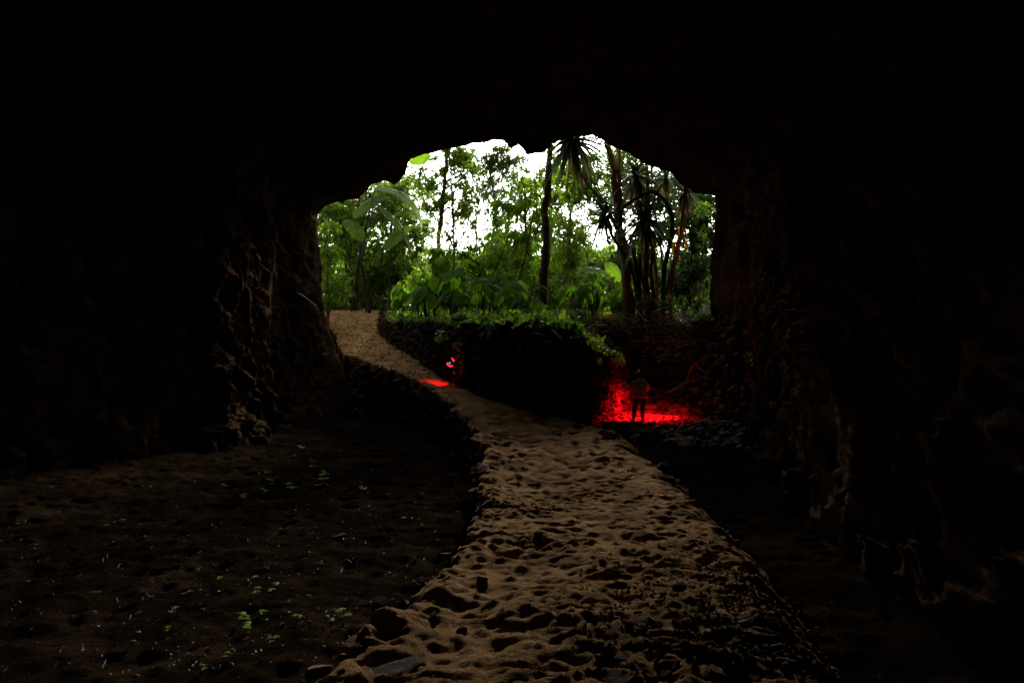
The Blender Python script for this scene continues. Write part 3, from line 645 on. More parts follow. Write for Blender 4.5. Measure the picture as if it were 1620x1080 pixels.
# ferns along the terrace edge
def fern(x, y, r, label, seed):
    g = random.Random(seed); z0 = gz(x, y); b = MB(); n = 9
    for k in range(n):
        a = k*6.28/n+g.uniform(-.3, .3); e = g.uniform(.5, 1.1); L = r*g.uniform(.8, 1.2)
        d = np.array([math.cos(a)*math.cos(e), math.sin(a)*math.cos(e), math.sin(e)]); t = np.linspace(.08, 1, 18)
        pos = np.array([x, y, z0])+d*L*t[:, None]+np.array([0, 0, -1])*(.75*L*t**2)[:, None]
        tube(b, pos, [.008, .002], 4); s = unit(np.cross(d, [0, 0, 1.])); tl = (np.sin(np.pi*np.clip(t*.9+.1, 0, 1))**.7)*L*.27
        tang = unit(np.gradient(pos, axis=0))
        for sg in (-1, 1): leaves(b, pos, s*sg+tang*.45+[0, 0, -.15], tl, .17, .1)
    o = b.build('fern', M['fern'], org=(x, y, z0), smooth=False); return tag(o, label, 'fern', 'ferns along the top of the wall')
for k, (px, d, r, lab) in enumerate([(735, 24.6, .8, 'bright fern above the red lights of the left child'), (762, 23.4, .7, 'bright fern right of the dark coated child on the wall top'), (700, 26.6, .6, 'fern on the left stretch of the wall top'),
    (790, 22.6, .55, 'small fern left of the boulder on the wall'), (655, 29.3, .6, 'fern near the top of the sand path'), (860, 21.5, .6, 'fern right of the boulder on the wall'), (895, 21.5, .6, 'fern hanging over the right end of the wall'),
    (680, 27.2, .6, 'fern left of the dark coated child on the wall top'), (748, 24.5, .7, 'fern behind the bright fern in the left middle'), (776, 23.2, .65, 'fern just left of the small fern by the boulder'), (812, 22, .6, 'fern directly behind the boulder'),
    (835, 21.8, .7, 'bright fern at the foot of the mossy trunk'), (878, 22.3, .7, 'fern between the mossy trunk and the right end of the wall'), (915, 23, .7, 'fern on the slope at the right end of the wall'), (930, 28.4, .8, 'fern at the left end of the farther wall'),
    (978, 28.2, .7, 'fern in the middle of the farther wall top'), (1030, 27.6, .6, 'fern among the fronds by the trunk cluster'), (1092, 26, .7, 'fern on the top of the mound by the right rock edge'), (1078, 24.6, .5, 'fern low on the right bank among the dead fronds'), (640, 31, .6, 'uppermost fern beside the sand path'), (955, 28, .6, 'fern behind the farther stone wall'), (1000, 28, .55, 'fern at the foot of the sword leaved trunks')]):
    fern((px-810)/F*d, d, r*1.35, lab, k)
for k, (px, py, d, r, lab) in enumerate([(842, 515, 20.4, .5, 'creeper hanging over the long wall below the boulder'), (905, 528, 19.6, .6, 'creeper spilling over the wall left of its right end'), (952, 545, 21.2, .45, 'small creeper tuft at the right end of the long wall'),
    (720, 512, 24.2, .5, 'creeper tuft over the wall above the red light sticks'), (1062, 470, 26.2, .6, 'leafy tuft on the mound at the foot of the trunks'), (1105, 500, 25.6, .6, 'dark leafy tuft on the right bank by the rock edge'), (1075, 555, 24.2, .4, 'small leafy tuft halfway down the right bank')]):
    x, y = (px-810)/F*d, d; b = MB()
    for q in range(7):
        xx, yy = x+rng.normal()*r*.8, y+rng.normal()*r*.3; clump_leaves(b, np.array([xx, yy, max(gz(xx, yy), (540-py)/F*d-.5)+.12+rng.random()*r*.4]), r*.6, 46, .2, .26, .7)
    tag(b.build('creeper', M['leaf_bright' if k < 4 else 'leaf_dark'], org=P(px, py, d), smooth=False), lab, 'creeper')
# low growth nobody could count
b = MB(); n = 5200
X = rng.uniform(-7, 9, n); Y = 19+rng.random(n)**1.3*22; ok = in_poly(X, Y, TP) & (seg_dist(X, Y, TP) > .1)
X, Y = X[ok], Y[ok]; Z = terrain(X, Y, False)
for _ in range(3): leaves(b, np.stack([X+rng.normal(size=len(X))*.1, Y+rng.normal(size=len(X))*.1, Z+rng.uniform(0, .5, len(X))*rng.random(len(X))], 1), rng.normal(size=(len(X), 3))+[0, -.2, .5], rng.uniform(.1, .26, len(X)), .3)
tag(b.build('ground_cover', M['leaf'], smooth=False), 'low bright green ground cover on the terrace behind the walls', 'ground cover', kind='stuff')
b = MB(); n = 2000
X = rng.uniform(-27, 27, n); Y = rng.uniform(43, 60, n); Z = terrain(X, Y, False)+rng.uniform(0, 1, n)*(3.4+1.4*noise(xyz(X*.25, Y*.25, 0)))*(1+(Y-43)*.03)
for x, y, z in zip(X, Y, Z): clump_leaves(b, np.array([x, y, z]), 1.2, 60, .42, .24, .5)
tag(b.build('undergrowth', M['leaf'], smooth=False), 'deep green undergrowth filling the far floor of the jungle', 'undergrowth', kind='stuff')
b = MB(); n = 420                                 # fallen leaves on the climbing path
Y = rng.uniform(27, 38, n); X = xL(Y)+(xR(Y)-xL(Y))*rng.random(n); Z = terrain(X, Y, False)+.03
leaves(b, np.stack([X, Y, Z], 1), rng.normal(size=(n, 3))*[1, 1, .15], rng.uniform(.08, .2, n), .3)
tag(b.build('leaf_litter', M['dead'], smooth=False), 'fallen brown leaves on the top of the sand path', 'fallen leaves', kind='stuff')

# ---------------------------------------------------------------- banana plants
def banana(base, specs, label, stem=.11):
    base = np.array(base, float); base[2] = gz(base[0], base[1])-.1; o = empty('banana_plant', base)
    b = MB(); top = np.array(specs[0][0], float); mid = (base+top)/2; hub = base+(top-base)*.55
    tube(b, curve_pts([base, mid*.7+base*.3, hub], 10), [stem, stem*.7], 10, .05); b.build('trunk', M['darkbark'], o, org=base)
    for root, dr, nr, L, Wd, bend in specs:
        root = np.array(root, float); s = MB(); tube(s, curve_pts([hub, (hub+root)/2+[0, 0, .15], root], 8), [.045, .02], 6); s.build('stem', M['fernstem'], o, org=base)
        l = MB(); big_leaf(l, root, dr, nr, L, Wd, False, bend, .3, .05, 22, 5, .06); l.build('leaf_blade', M['banana'], o, org=base)
    return tag(o, label, 'banana plant')
d = 38.5
banana(P(585, 470, d), [(P(560, 345, d), (.75, 0, 1.0), (-.6, -1, .5), 2.5, .55, .55), (P(592, 300, d), (1.0, -.2, .1), (-.1, -.6, 1), 4.0, .52, 1.15), (P(610, 395, d), (.55, -.2, .9), (-.5, -1, .3), 2.1, .48, .6),
    (P(600, 330, d), (.8, -.1, -.5), (.4, -.5, 1), 2.9, .48, .5), (P(575, 380, d), (-.5, -.3, .8), (.3, -1, .4), 1.8, .45, .7)], 'banana plant with huge arching leaves near the left rock edge')
banana(P(985, 470, 33), [(P(968, 440, 33), (-.7, -.2, .6), (.3, -.6, 1), 1.9, .36, .8), (P(978, 446, 33), (-.3, -.4, .8), (.1, -1, .3), 1.3, .34, .9), (P(990, 440, 33), (.8, -.2, .3), (-.2, -.6, 1), 1.6, .34, .8)],
    'smaller banana plant behind the farther stone wall')
# leaf and palm fan hanging over the rim of the mouth
o = empty('hanging_palm', P(648, 262, 26.2)); base = np.array(P(640, 262, 26.6)); b = MB()
tube(b, curve_pts([base+[-.5, .6, .6], base, P(668, 268, 26.6)], 8), [.05, .025], 6); b.build('stem', M['darkbark'], o, org=o.location)
b = MB(); c = np.array(P(664, 270, 26.7))
for k in range(26):
    a = -1.9+k*.115; strip(b, c, (math.cos(a)*1., -.15+rng.normal()*.15, math.sin(a)), rng.uniform(.8, 1.05), .022, .12)
b.build('frond', M['leaf_dark'], o, org=o.location)
tag(o, 'dark palm fan hanging in front of the sky at the upper left of the mouth', 'palm')
b = MB(); big_leaf(b, P(680, 246, 26.3), (-.95, -.1, -.28), (.25, -1, .2), .85, .27, False, .25, .15, .05)
tube(b, [P(690, 238, 26.3), P(680, 246, 26.3)], [.01, .012], 5)
tag(b.build('hanging_leaf', M['banana'], org=P(672, 250, 26.3)), 'single bright green leaf hanging from the upper left rim of the mouth', 'leaf')

# ---------------------------------------------------------------- sword leaved trees (rosettes on bare trunks)
def sword(label, trunk_px, d, rad, heads, bark='palebark', dead=14):
    pts = [np.array(P(px, py, d)) for px, py in trunk_px]
    z0 = gz(pts[-1][0], pts[-1][1])-.1
    if pts[-1][2] > z0: pts.append(np.array([pts[-1][0]+rng.normal()*.1, pts[-1][1], z0]))
    cp = curve_pts(pts[::-1], 24); o = empty('dragon_tree', cp[0]); b = MB()
    tube(b, cp, np.linspace(rad*1.2, rad*.75, 24)*(1+.07*np.sin(np.arange(24)*2.3)), 10, .07); b.build('trunk', M[bark], o, org=cp[0])
    for (px, py, L, n, ax) in heads:
        c = np.array(P(px, py, d)); b = MB(); rosette(b, c, n, L, L*.052, .5, ax, -.75, 1.0); r = b.build('leaf_rosette', M['sword'], o, org=cp[0])
        b = MB()
        for k in range(dead): strip(b, c+rng.normal(size=3)*.05, (rng.normal()*.35, rng.normal()*.35, -1), L*rng.uniform(.6, 1.0), L*.03, .1)
        b.build('dead_skirt', M['dead'], r, org=None).location = -cp[0]
        if (c-cp[-1])@(c-cp[-1]) > .3:
            b = MB(); j = cp[np.argmin(np.linalg.norm(cp-c+[0, 0, .9], axis=1))]; tube(b, curve_pts([j, (j+c)/2+[0, 0, -.15], c], 10), [rad*.7, rad*.5], 8, .06); b.build('branch', M[bark], o, org=cp[0])
    return tag(o, label, 'tree')
D = 27.2
sword('sword leaved tree whose drooping head hangs at the top right beside the main trunk', [(905, 236), (925, 285), (955, 322), (985, 380), (1003, 440), (1008, 480)], D+.4, .065, [(908, 226, 1.75, 120, (-.3, -.2, .5))], dead=26)
sword('sword leaved tree with a small round head low against the sky gap', [(955, 335), (968, 372), (996, 420), (1012, 480)], D, .06, [(957, 340, 1.05, 70, (-.2, -.3, 1))], bark='darkbark', dead=12)
sword('sword leaved tree with the largest dark head in the middle of the cluster', [(1020, 348), (1024, 400), (1022, 440), (1026, 485)], D-.3, .09, [(1020, 352, 1.6, 100, (0, -.3, 1))], bark='darkbark', dead=30)
sword('tall sword leaved tree with its head under the rock arch', [(1008, 280), (1012, 330), (1034, 400), (1040, 480)], D+.8, .08, [(1005, 285, 1.4, 80, (0, -.3, 1)), (1052, 285, 1.0, 50, (.3, -.2, 1))], dead=26)
sword('sword leaved tree with hanging grey skirt nearest the right rock edge', [(1082, 305), (1078, 360), (1062, 430), (1050, 485)], D+.4, .075, [(1082, 308, 1.0, 56, (.1, -.3, .8))], dead=46)
for lab, pts, r, bk in [
  ('thick pale trunk crossing the top of the mouth right of the hanging head', [(958, 225), (970, 262), (975, 310), (980, 360), (990, 420), (992, 480)], .19, 'palebark'),
  ('second pale trunk right beside the thick one', [(980, 232), (980, 290), (982, 340), (984, 400), (1000, 470)], .1, 'palebark'),
  ('pale trunk with peeling bark below the rock arch', [(1022, 258), (1026, 310), (1026, 360), (1020, 420), (1022, 480)], .11, 'palebark'),
  ('slender pale trunk bending right under the arch', [(1030, 262), (1034, 320), (1042, 370), (1048, 420), (1050, 480)], .06, 'palebark'),
  ('leaning trunk at the right of the trunk cluster', [(1092, 310), (1080, 360), (1072, 400), (1062, 450), (1060, 480)], .085, 'palebark'),
  ('short dark trunk in the foot of the cluster', [(1000, 392), (1008, 430), (1012, 480)], .12, 'darkbark'),
  ('twisted dark trunk at the front of the cluster foot', [(1012, 400), (1016, 440), (1030, 480)], .10, 'bark'),
  ('straight trunk splitting low at the cluster foot', [(1036, 385), (1030, 430), (1036, 480)], .09, 'bark')]:
    tree(lab, pts, D+random.uniform(.2, 1.2), r, [(pts[0][0], pts[0][1]-14, D+1, 18, 14)], 14, .2, 'leaf_dark', bark=bk, cr=.35, density=.5)
b = MB(); cp = curve_pts([P(972, 362, 26.6), P(980, 356, 26.6), (P(985, 330, 26.6)), P(1000, 318, 26.6), P(1022, 306, 26.6), P(1036, 304, 26.6), P(1052, 318, 26.6), P(1063, 342, 26.6), P(1062, 375, 26.6), P(1054, 410, 26.6), P(1050, 445, 26.6), (P(1046, 480, 26.6).x, 26.6, gz(P(1046, 480, 26.6).x, 26.6)-.1)], 60)
tube(b, cp, [.045, .06, .085, .09], 9, .05); tag(b.build('curved_vine', M['darkbark'], org=cp[-1]), 'thick dark vine arching over in front of the sword leaved trees', 'vine')
b = MB(); c = np.array(P(1074, 385, 26.9))
for k in range(18): strip(b, c+rng.normal(size=3)*[.12, .08, .3], (rng.normal(), rng.normal(), rng.normal()-.4), rng.uniform(.2, .4), .05, .4, 4)
tube(b, [c+[0, .1, .5], c, c-[0, 0, .5]], .015, 5)
tag(b.build('dead_leaf_cluster', M['orange'], org=c), 'bright orange withered leaves caught on the leaning trunk at the right', 'dead leaves')

b = MB(); n = 1500
X = rng.uniform(3.6, 9.2, n); Y = rng.uniform(15, 26.5, n); ok = ~in_poly(X, Y, TP) & (X > 3.4+(Y-15)*.12) & ((X > 5.6) | (Y < 19)); X, Y = X[ok], Y[ok]; Z = terrain(X, Y, False)
for x, y, z in zip(X, Y, Z):
    s = rng.uniform(.05, .2)*rng.uniform(.6, 1.1); v, f = random.choice(STN); b.add((v*np.array([s*1.4, s, s*.75]))@rot(rng.normal()*.4, rng.normal()*.4, rng.uniform(0, 6)).T+np.array([x, y, z+s*.15]), f)
n = 1500; X = rng.uniform(2.0, 6.0, n); Y = rng.uniform(19.3, 25.5, n); ok = ~in_poly(X, Y, TP) & (X > xR(Y)+.4); X, Y = X[ok], Y[ok]; Z = terrain(X, Y, False)
for x, y, z in zip(X, Y, Z):
    s = rng.uniform(.03, .11); v, f = random.choice(STN); b.add((v*np.array([s*1.5, s, s*.6]))@rot(rng.normal()*.3, rng.normal()*.3, rng.uniform(0, 6)).T+np.array([x, y, z+s*.1]), f)
tag(b.build('rubble', M['bankstone']), 'rough brown rubble covering the bank at the right of the opening', 'rubble', kind='stuff')
# ---------------------------------------------------------------- fallen fronds over the farther wall and the bank
FR = []
def frond(p0, p1, w, mt, label, group=None, sag=.12):
    b = MB(); p0, p1 = np.array(p0), np.array(p1); m = (p0+p1)/2+[rng.normal()*.08, rng.normal()*.08, sag*rng.uniform(.2, 1)]
    cp = curve_pts([p0, m, p1], 9); t = unit(np.gradient(cp, axis=0)); s = unit(np.cross(t, unit(rng.normal(size=3)+[0, -.5, .8]))); ww = w*np.sin(np.pi*np.linspace(.12, .97, 9))[:, None]
    nn = np.cross(s, t); v = np.stack([cp-s*ww+nn*ww*.5, cp, cp+s*ww+nn*ww*.5, cp-nn*ww*.25], 1).reshape(-1, 3); i = np.arange(8)[:, None]*4
    b.add(v, np.concatenate([i+[[0, 1, 5, 4]], i+[[1, 2, 6, 5]], i+[[2, 3, 7, 6]], i+[[3, 0, 4, 7]]]))
    tag(b.build('dead_frond', M[mt], org=p0), label, 'dead frond', group)
for px, py, qx, qy, lab, mt in [(1040, 512, 1078, 492, 'broad orange dead frond lying across the wall top', 'orange'), (1093, 540, 1132, 528, 'orange dead frond poking out from the right rock', 'orange'),
    (1052, 622, 1078, 616, 'short orange dead frond at the right end of the red ground', 'orange'), (1080, 490, 1108, 466, 'brown dead frond leaning up to the rock', 'dead'), (950, 505, 975, 506, 'thin orange dead frond on top of the farther wall', 'orange'),
    (1088, 600, 1125, 565, 'orange brown frond hanging down the right bank', 'orange'), (1062, 620, 1110, 600, 'long pale stick lying right of the standing child', 'dead')]:
    a_ = P(px, py, 25.2 if py < 560 else 22.5); c_ = P(qx, qy, 25.0 if py < 560 else 22.3); frond(a_, c_, .055, mt, lab)
for k in range(62):
    px = random.uniform(1020, 1140); py = 500+(px-1020)*.75+random.gauss(0, 26); py = max(475, min(py, 628)); d = 26.2-(py-480)/150*3.6
    p0 = P(px, py, d); a = random.choice([-.6, -.8, -1.2, .5, 2.4])+random.gauss(0, .3); L = random.uniform(.3, 1.3)
    frond(p0, np.array(p0)+[math.cos(a)*L, random.uniform(-.25, .1), math.sin(a)*L*.8], random.uniform(.012, .035), 'dead', 'dry brown palm frond tangled in the pile on the right bank', 'dead palm fronds on the right bank')
# sticks and litter tangle
b = MB()
for k in range(420):
    px = random.uniform(900, 1150); py = 512+max(0, px-1000)*.6+random.gauss(0, 22)*(1 if px > 1000 else .4); d = 26.4-(max(py, 500)-500)/120*3.4
    p0 = np.array(P(px, py, d)); a = random.uniform(0, 6.28); L = random.uniform(.1, .5); tube(b, [p0, p0+[math.cos(a)*L, random.uniform(-.2, .2), math.sin(a)*L*.6-.05]], random.uniform(.006, .018), 3)
tag(b.build('twig_litter', M['dead']), 'tangle of dry twigs and leaf strips over the right bank', 'twigs', kind='stuff')

# ---------------------------------------------------------------- seedlings on the dirt floor
spots = [(476, 712), (494, 746), (515, 754), (511, 764), (504, 773), (422, 751), (424, 764), (435, 768), (417, 783), (459, 778), (356, 773), (386, 792), (574, 778), (349, 923), (399, 924), (406, 947), (432, 942),
         (280, 970), (295, 947), (152, 946), (49, 930), (376, 990), (387, 1000), (416, 974), (468, 988), (522, 986), (544, 983), (261, 1002), (209, 1025), (359, 1048), (324, 1063), (432, 1020)]
wh = ['farthest back near the dark wall', 'at the back right of the pebbles', 'above the back dark stone', 'right behind the back dark stone', 'left of the back dark stone', 'upper one of the back left patch', 'middle of the back left patch', 'right of the back left patch',
      'lowest of the back left patch', 'large leafed one in the middle of the back', 'far left of the back patch', 'alone below the back left patch', 'alone near the shadowed ledge', 'left of two small ones in mid floor', 'right of two small ones in mid floor',
      'three lobed one in mid floor', 'bright one right of the three lobed one', 'lone one left of mid floor', 'tiny one above the lone left one', 'far left of the floor', 'outermost at the left picture edge', 'tallest of the near cluster', 'lower one of the near cluster',
      'small one above the near cluster', 'sparse one right of the near cluster', 'left one of the pair by the path rim', 'right one of the pair by the path rim', 'small one at the near left', 'lone pale one at the near far left', 'tiny one near the bottom edge', 'bottom edge one near the left', 'flat one between the near plants']
bigs = {9: 1.5, 3: 1.4, 15: 1.4, 16: 1.4, 21: 1.9, 22: 1.6, 24: 1.3, 26: 1.4}
for k, (px, py) in enumerate(spots):
    g = on_ground(px, py); sc = bigs.get(k, 1.0)*.027*(g.y/6)**.6; b = MB(); b2 = MB(); nb = random.randint(2, 4); o = empty('seedling', g)
    for j in range(nb):
        a = random.uniform(0, 6.28); hh = sc*random.uniform(1.2, 2.8); top = np.array([g.x+math.cos(a)*sc*.9, g.y+math.sin(a)*sc*.9, g.z+hh]); tube(b2, [g, top], .002, 4)
        for q in range(3):
            e = a+q*2.1; big_leaf(b, top, (math.cos(e), math.sin(e), .1), (.1, -.35, 1), sc*1.1, sc*.5, False, .3, .15, .03, 5, 2)
    b.build('leaflets', M['seedling'] if 'seedling' in M else M.setdefault('seedling', leafmat('seedling_leaf', [(.13, .26, .008), (.2, .36, .012)], .5, .7, 1.2, .1)), o, org=g); b2.build('stem', M['fernstem'], o, org=g)
    tag(o, 'small green seedling on dirt floor, '+wh[k], 'seedling', 'seedlings on the dirt floor')
b = MB(); n = 1700
px_ = rng.uniform(-40, 740, n); py_ = 700+380*rng.random(n)**1.3; dd_ = 2.55*F/(py_-540); X = (px_-810)/F*dd_; ok = (X < xL(dd_)-.1) & (X > -6.6); X, Y = X[ok], dd_[ok]
leaves(b, np.stack([X, Y, terrain(X, Y, False)+.012], 1), rng.normal(size=(len(X), 3))*[1, 1, .25], rng.uniform(.015, .05, len(X))*(Y/7)**.5, .25, .4)
for x, y in zip(X[:220], Y[:220]):
    a = random.uniform(0, 6.28); L = random.uniform(.03, .12); z = gz(x, y)+.01; tube(b, [(x, y, z), (x+math.cos(a)*L, y+math.sin(a)*L, z+.015)], .0025, 3)
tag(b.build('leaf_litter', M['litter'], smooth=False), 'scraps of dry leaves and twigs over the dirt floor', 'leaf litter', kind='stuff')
# small green sprigs elsewhere
for px, py, d_, lab in [(1190, 563, 19.5, 'tiny green fern sprig on a ledge of the right rock wall')]:
    b = MB(); clump_leaves(b, np.array(P(px, py, d_)), .22, 26, .16, .2, .2); tag(b.build('sprig', M['fern'], org=P(px, py, d_), smooth=False), lab, 'plant')
# thin dangling roots on the rock
for k, (a_, c_, lab) in enumerate([(((352, 362, 20), (378, 390, 20.4), (426, 430, 21)), 0, 'thin pale root stretched across the left rock wall'), (((470, 462, 22), (485, 472, 22.4), (500, 484, 23)), 0, 'short pale root crossing the left rock near the mouth'),
      (((905, 178, 24), (945, 205, 24.6), (1010, 240, 25)), 0, 'thin root hanging along the upper rim of the mouth')]):
    b = MB(); tube(b, curve_pts([P(*q) for q in a_], 16), .012, 5); tag(b.build('root', M['palebark'], org=P(*a_[0])), lab, 'root')

# ---------------------------------------------------------------- people
def skinned(nodes, edges, sub=2):
    # nodes: name -> (x, y, z, rx, ry); one smooth surface grown round the joints (first node = root)
    names = list(nodes); me = bpy.data.meshes.new('tmp'); me.from_pydata([nodes[n][:3] for n in names], [(names.index(a), names.index(c)) for a, c in edges], [])
    o = bpy.data.objects.new('tmp', me); S.collection.objects.link(o)
    sk = o.modifiers.new('s', 'SKIN'); sk.use_smooth_shade = True
    me.update()
    for i, n in enumerate(names):
        q = nodes[n]; r = q[3], (q[4] if len(q) > 4 else q[3]); me.skin_vertices[0].data[i].radius = r; me.skin_vertices[0].data[i].use_root = (i == 0)
    ss = o.modifiers.new('u', 'SUBSURF'); ss.levels = ss.render_levels = sub
    dg = bpy.context.evaluated_depsgraph_get(); dg.update(); m2 = bpy.data.meshes.new_from_object(o.evaluated_get(dg))
    v = np.array([x.co[:] for x in m2.vertices]); f4 = [tuple(p.vertices) for p in m2.polygons if len(p.vertices) == 4]; f3 = [tuple(p.vertices) for p in m2.polygons if len(p.vertices) == 3]
    bpy.data.objects.remove(o); return v, f4, f3
def add_sk(b, r):
    v, f4, f3 = r; n0 = b.n; b.v.append(v); b.n += len(v)
    if f4: b.f[4].append(np.array(f4)+n0)
    if f3: b.f[3].append(np.array(f3)+n0)
def head_mesh(b, c, fwd, up):
    f = unit(np.array(fwd, float)); u = np.array(up, float); u = unit(u-f*(u@f)); s = np.cross(f, u); v, fc = _i4; w = v.copy()
    x, y, z = w[:, 0], w[:, 1], w[:, 2]           # x side, y forward, z up
    w = np.stack([x*.074, y*.095, z*.115], 1); w[:, 0] *= 1-.22*np.clip(-z, 0, 1); jaw = np.clip(-z-.2, 0, 1)*np.clip(y+.4, 0, 1); w[:, 1] += jaw*.015
    nose = np.exp(-(x/.16)**2-((z+.12)/.22)**2)*(y > 0); w[:, 1] += nose*.022
    for sx in (-1, 1):
        w[:, 1] -= np.exp(-((x-sx*.38)/.17)**2-((z-.04)/.13)**2)*(y > 0)*.010
        ear = np.exp(-((y+.05)/.16)**2-((z-.0)/.22)**2)*(x*sx > .8); w[:, 0] += sx*ear*.018
    w[:, 1] -= np.exp(-(x/.3)**2-((z+.46)/.05)**2)*(y > 0)*.005
    b.add(w[:, :1]*s+w[:, 1:2]*f+w[:, 2:]*u+c, fc)
    for sx in (-1, 1):
        e, ef = _i2; b.add(e*.012+c+s*sx*.028+f*.083+u*.006, ef)
    return f, s, u
def person(label, org, rz, J, mats, hat=False, hooded=False, puff=1.0, size=1.0):
    o = empty('person', org, rz); o.scale = (size,)*3; A = lambda k: np.array(J[k], float)
    nodes = {'pel': (*A('pel'), .12, .09)}
    nodes.update(waist=(*(A('pel')*.5+A('chest')*.5), .10, .08), chest=(*A('chest'), .13, .09), neck=(*A('neck'), .05))
    edges = [('pel', 'waist'), ('waist', 'chest'), ('chest', 'neck')]
    for q in 'lr':
        nodes.update({q+'sh': (*A(q+'sh'), .055), q+'el': (*A(q+'el'), .04), q+'wr': (*A(q+'wr'), .027), q+'pm': (*(A(q+'wr')+unit(A(q+'wr')-A(q+'el'))*.06), .034, .018),
                      q+'hp': (*A(q+'hp'), .08), q+'kn': (*A(q+'kn'), .056), q+'an': (*A(q+'an'), .038), q+'ft': (*A(q+'ft'), .032, .024)})
        edges += [('chest', q+'sh'), (q+'sh', q+'el'), (q+'el', q+'wr'), (q+'wr', q+'pm'), ('pel', q+'hp'), (q+'hp', q+'kn'), (q+'kn', q+'an'), (q+'an', q+'ft')]
    b = MB(); add_sk(b, skinned(nodes, edges)); f, s, u = head_mesh(b, A('head'), J['look'], J['crown'])
    tube(b, [A('neck')-u*.03, A('head')-u*.05], [.055, .05], 12)
    for q, sg in (('l', -1), ('r', 1)):
        d = unit(A(q+'wr')-A(q+'el')); sd = unit(np.cross(d, [0, 0, 1.])); dn = np.cross(d, sd); dn = dn if dn[2] < 0 else -dn; pm = A(q+'wr')+d*.075
        for k in range(4):                       # four bent fingers and a thumb
            r0 = pm+sd*(k-1.5)*.017; L = (.030, .036, .033, .026)[k]
            tube(b, [r0-d*.02, r0+d*L*.8, r0+d*L*1.3+dn*L*.9, r0+d*L*.7+dn*L*1.5], [.0095, .009, .008, .006], 7)
        r0 = A(q+'wr')+d*.03+sd*sg*.026; tube(b, [r0, r0+d*.022+sd*sg*.018+dn*.008, r0+d*.045+sd*sg*.01+dn*.028], [.011, .010, .007], 7)
    b.build('body', M['skin'], o)
    # trousers
    nodes = {'pel': (*A('pel'), .135, .105)}; edges = []
    for q in 'lr':
        nodes.update({q+'hp': (*A(q+'hp'), .098), q+'kn': (*A(q+'kn'), .07), q+'an': (*(A(q+'an')+[0, 0, .02]), .055)}); edges += [('pel', q+'hp'), (q+'hp', q+'kn'), (q+'kn', q+'an')]
    b = MB(); add_sk(b, skinned(nodes, edges)); b.build('trousers', M[mats['trousers']], o)
    # jacket or coat: torso, skirt and sleeves in one piece
    hem = A('pel')+np.array([0, 0, -.10 if not J.get('coat') else -.38]); hr = .17 if not J.get('coat') else .235
    nodes = {'chest': (*A('chest'), .165*puff, .125*puff), 'hem': (*hem, hr*puff, hr*.85*puff), 'pel': (*A('pel'), .17*puff, .135*puff), 'waist': (*(A('pel')*.5+A('chest')*.5), .15*puff, .12*puff), 'neck': (*(A('neck')*.8+A('chest')*.2), .085, .08)}
    edges = [('chest', 'waist'), ('waist', 'pel'), ('pel', 'hem'), ('chest', 'neck')]
    for q in 'lr':
        nodes.update({q+'sh': (*A(q+'sh'), .078), q+'el': (*A(q+'el'), .062*puff), q+'wr': (*(A(q+'wr')-unit(A(q+'wr')-A(q+'el'))*.03), .046)}); edges += [('chest', q+'sh'), (q+'sh', q+'el'), (q+'el', q+'wr')]
    b = MB(); r = skinned(nodes, edges); v = r[0]; v += .012*fbm(v*9+3, 3)[:, None]*unit(v-A('chest')); add_sk(b, (v, r[1], r[2])); jk = b.build('coat' if J.get('coat') else 'jacket', M[mats['top']], o)
    if hooded:                                   # folded hood lying on the shoulders
        b = MB(); c = A('neck')-f*.03+u*.0; an = np.linspace(0, 2*np.pi, 15); tube(b, [c+s*math.cos(t)*.085+f*math.sin(t)*.075-u*(.03-.03*math.sin(t)) for t in an], .04, 8); b.build('hood', M[mats['top']], jk)
    # hair
    b = MB(); v, fc = _i4; x, y, z = v.T; k = np.clip(1-np.clip(y*1.5-.25*z-.2, 0, 1)*np.clip(1.4-z*1.9, 0, 1)*1.2, .55, 1.0)
    w = np.stack([x*.088, y*.108-.008, z*.128+.006], 1); w = np.where((k < .99)[:, None], w*k[:, None], w)+(.006*fbm(v*[9, 9, 3], 3))[:, None]*v
    low = np.clip(-z-.2, 0, 1)*np.clip(-y+.3, 0, 1); w[:, 2] -= low*J.get('hairlen', .05)
    b.add(w[:, :1]*s+w[:, 1:2]*f+w[:, 2:]*u+A('head'), fc); b.build('hair', M[mats['hair']], o)
    if hat:
        b = MB(); c = A('head')+u*.05; an = np.linspace(0, 2*np.pi, 28, endpoint=False); pr = [(.02, .105), (.06, .10), (.095, .085), (.112, .05), (.001, .112)]
        ringz = [(.165, .0), (.150, .012), (.110, .022), (.102, .065), (.082, .098), (.045, .11), (.002, .113)]
        vv = np.array([[c+s*math.cos(t)*rr+f*math.sin(t)*rr*1.12+u*zz for t in an] for rr, zz in ringz]).reshape(-1, 3); i = np.arange(len(ringz)*28).reshape(-1, 28); nx = np.roll(i, -1, 1)
        b.add(vv, np.stack([i[:-1], nx[:-1], nx[1:], i[1:]], -1).reshape(-1, 4)); b.build('hat', M['hat'], o)
    for q in 'lr':
        an_, ft = A(q+'an'), A(q+'ft'); d = unit((ft-an_)*[1, 1, 0]); sd = np.array([-d[1], d[0], 0]); v, fc = _i3
        w = np.stack([v[:, 0]*.048*(1-.15*v[:, 1]), v[:, 1]*.13, np.maximum(v[:, 2], -.55)*.06+.03*np.exp(-((v[:, 1]+.55)/.35)**2)*(v[:, 2] > 0)], 1)
        b = MB(); b.add(w[:, :1]*sd+w[:, 1:2]*d+w[:, 2:]*np.array([0, 0, 1.])+(an_*[1, 1, 0]+d*.06+[0, 0, an_[2]-.045]), fc); b.build('shoe', M['shoe'], o)
    tag(o, label, 'person'); return o
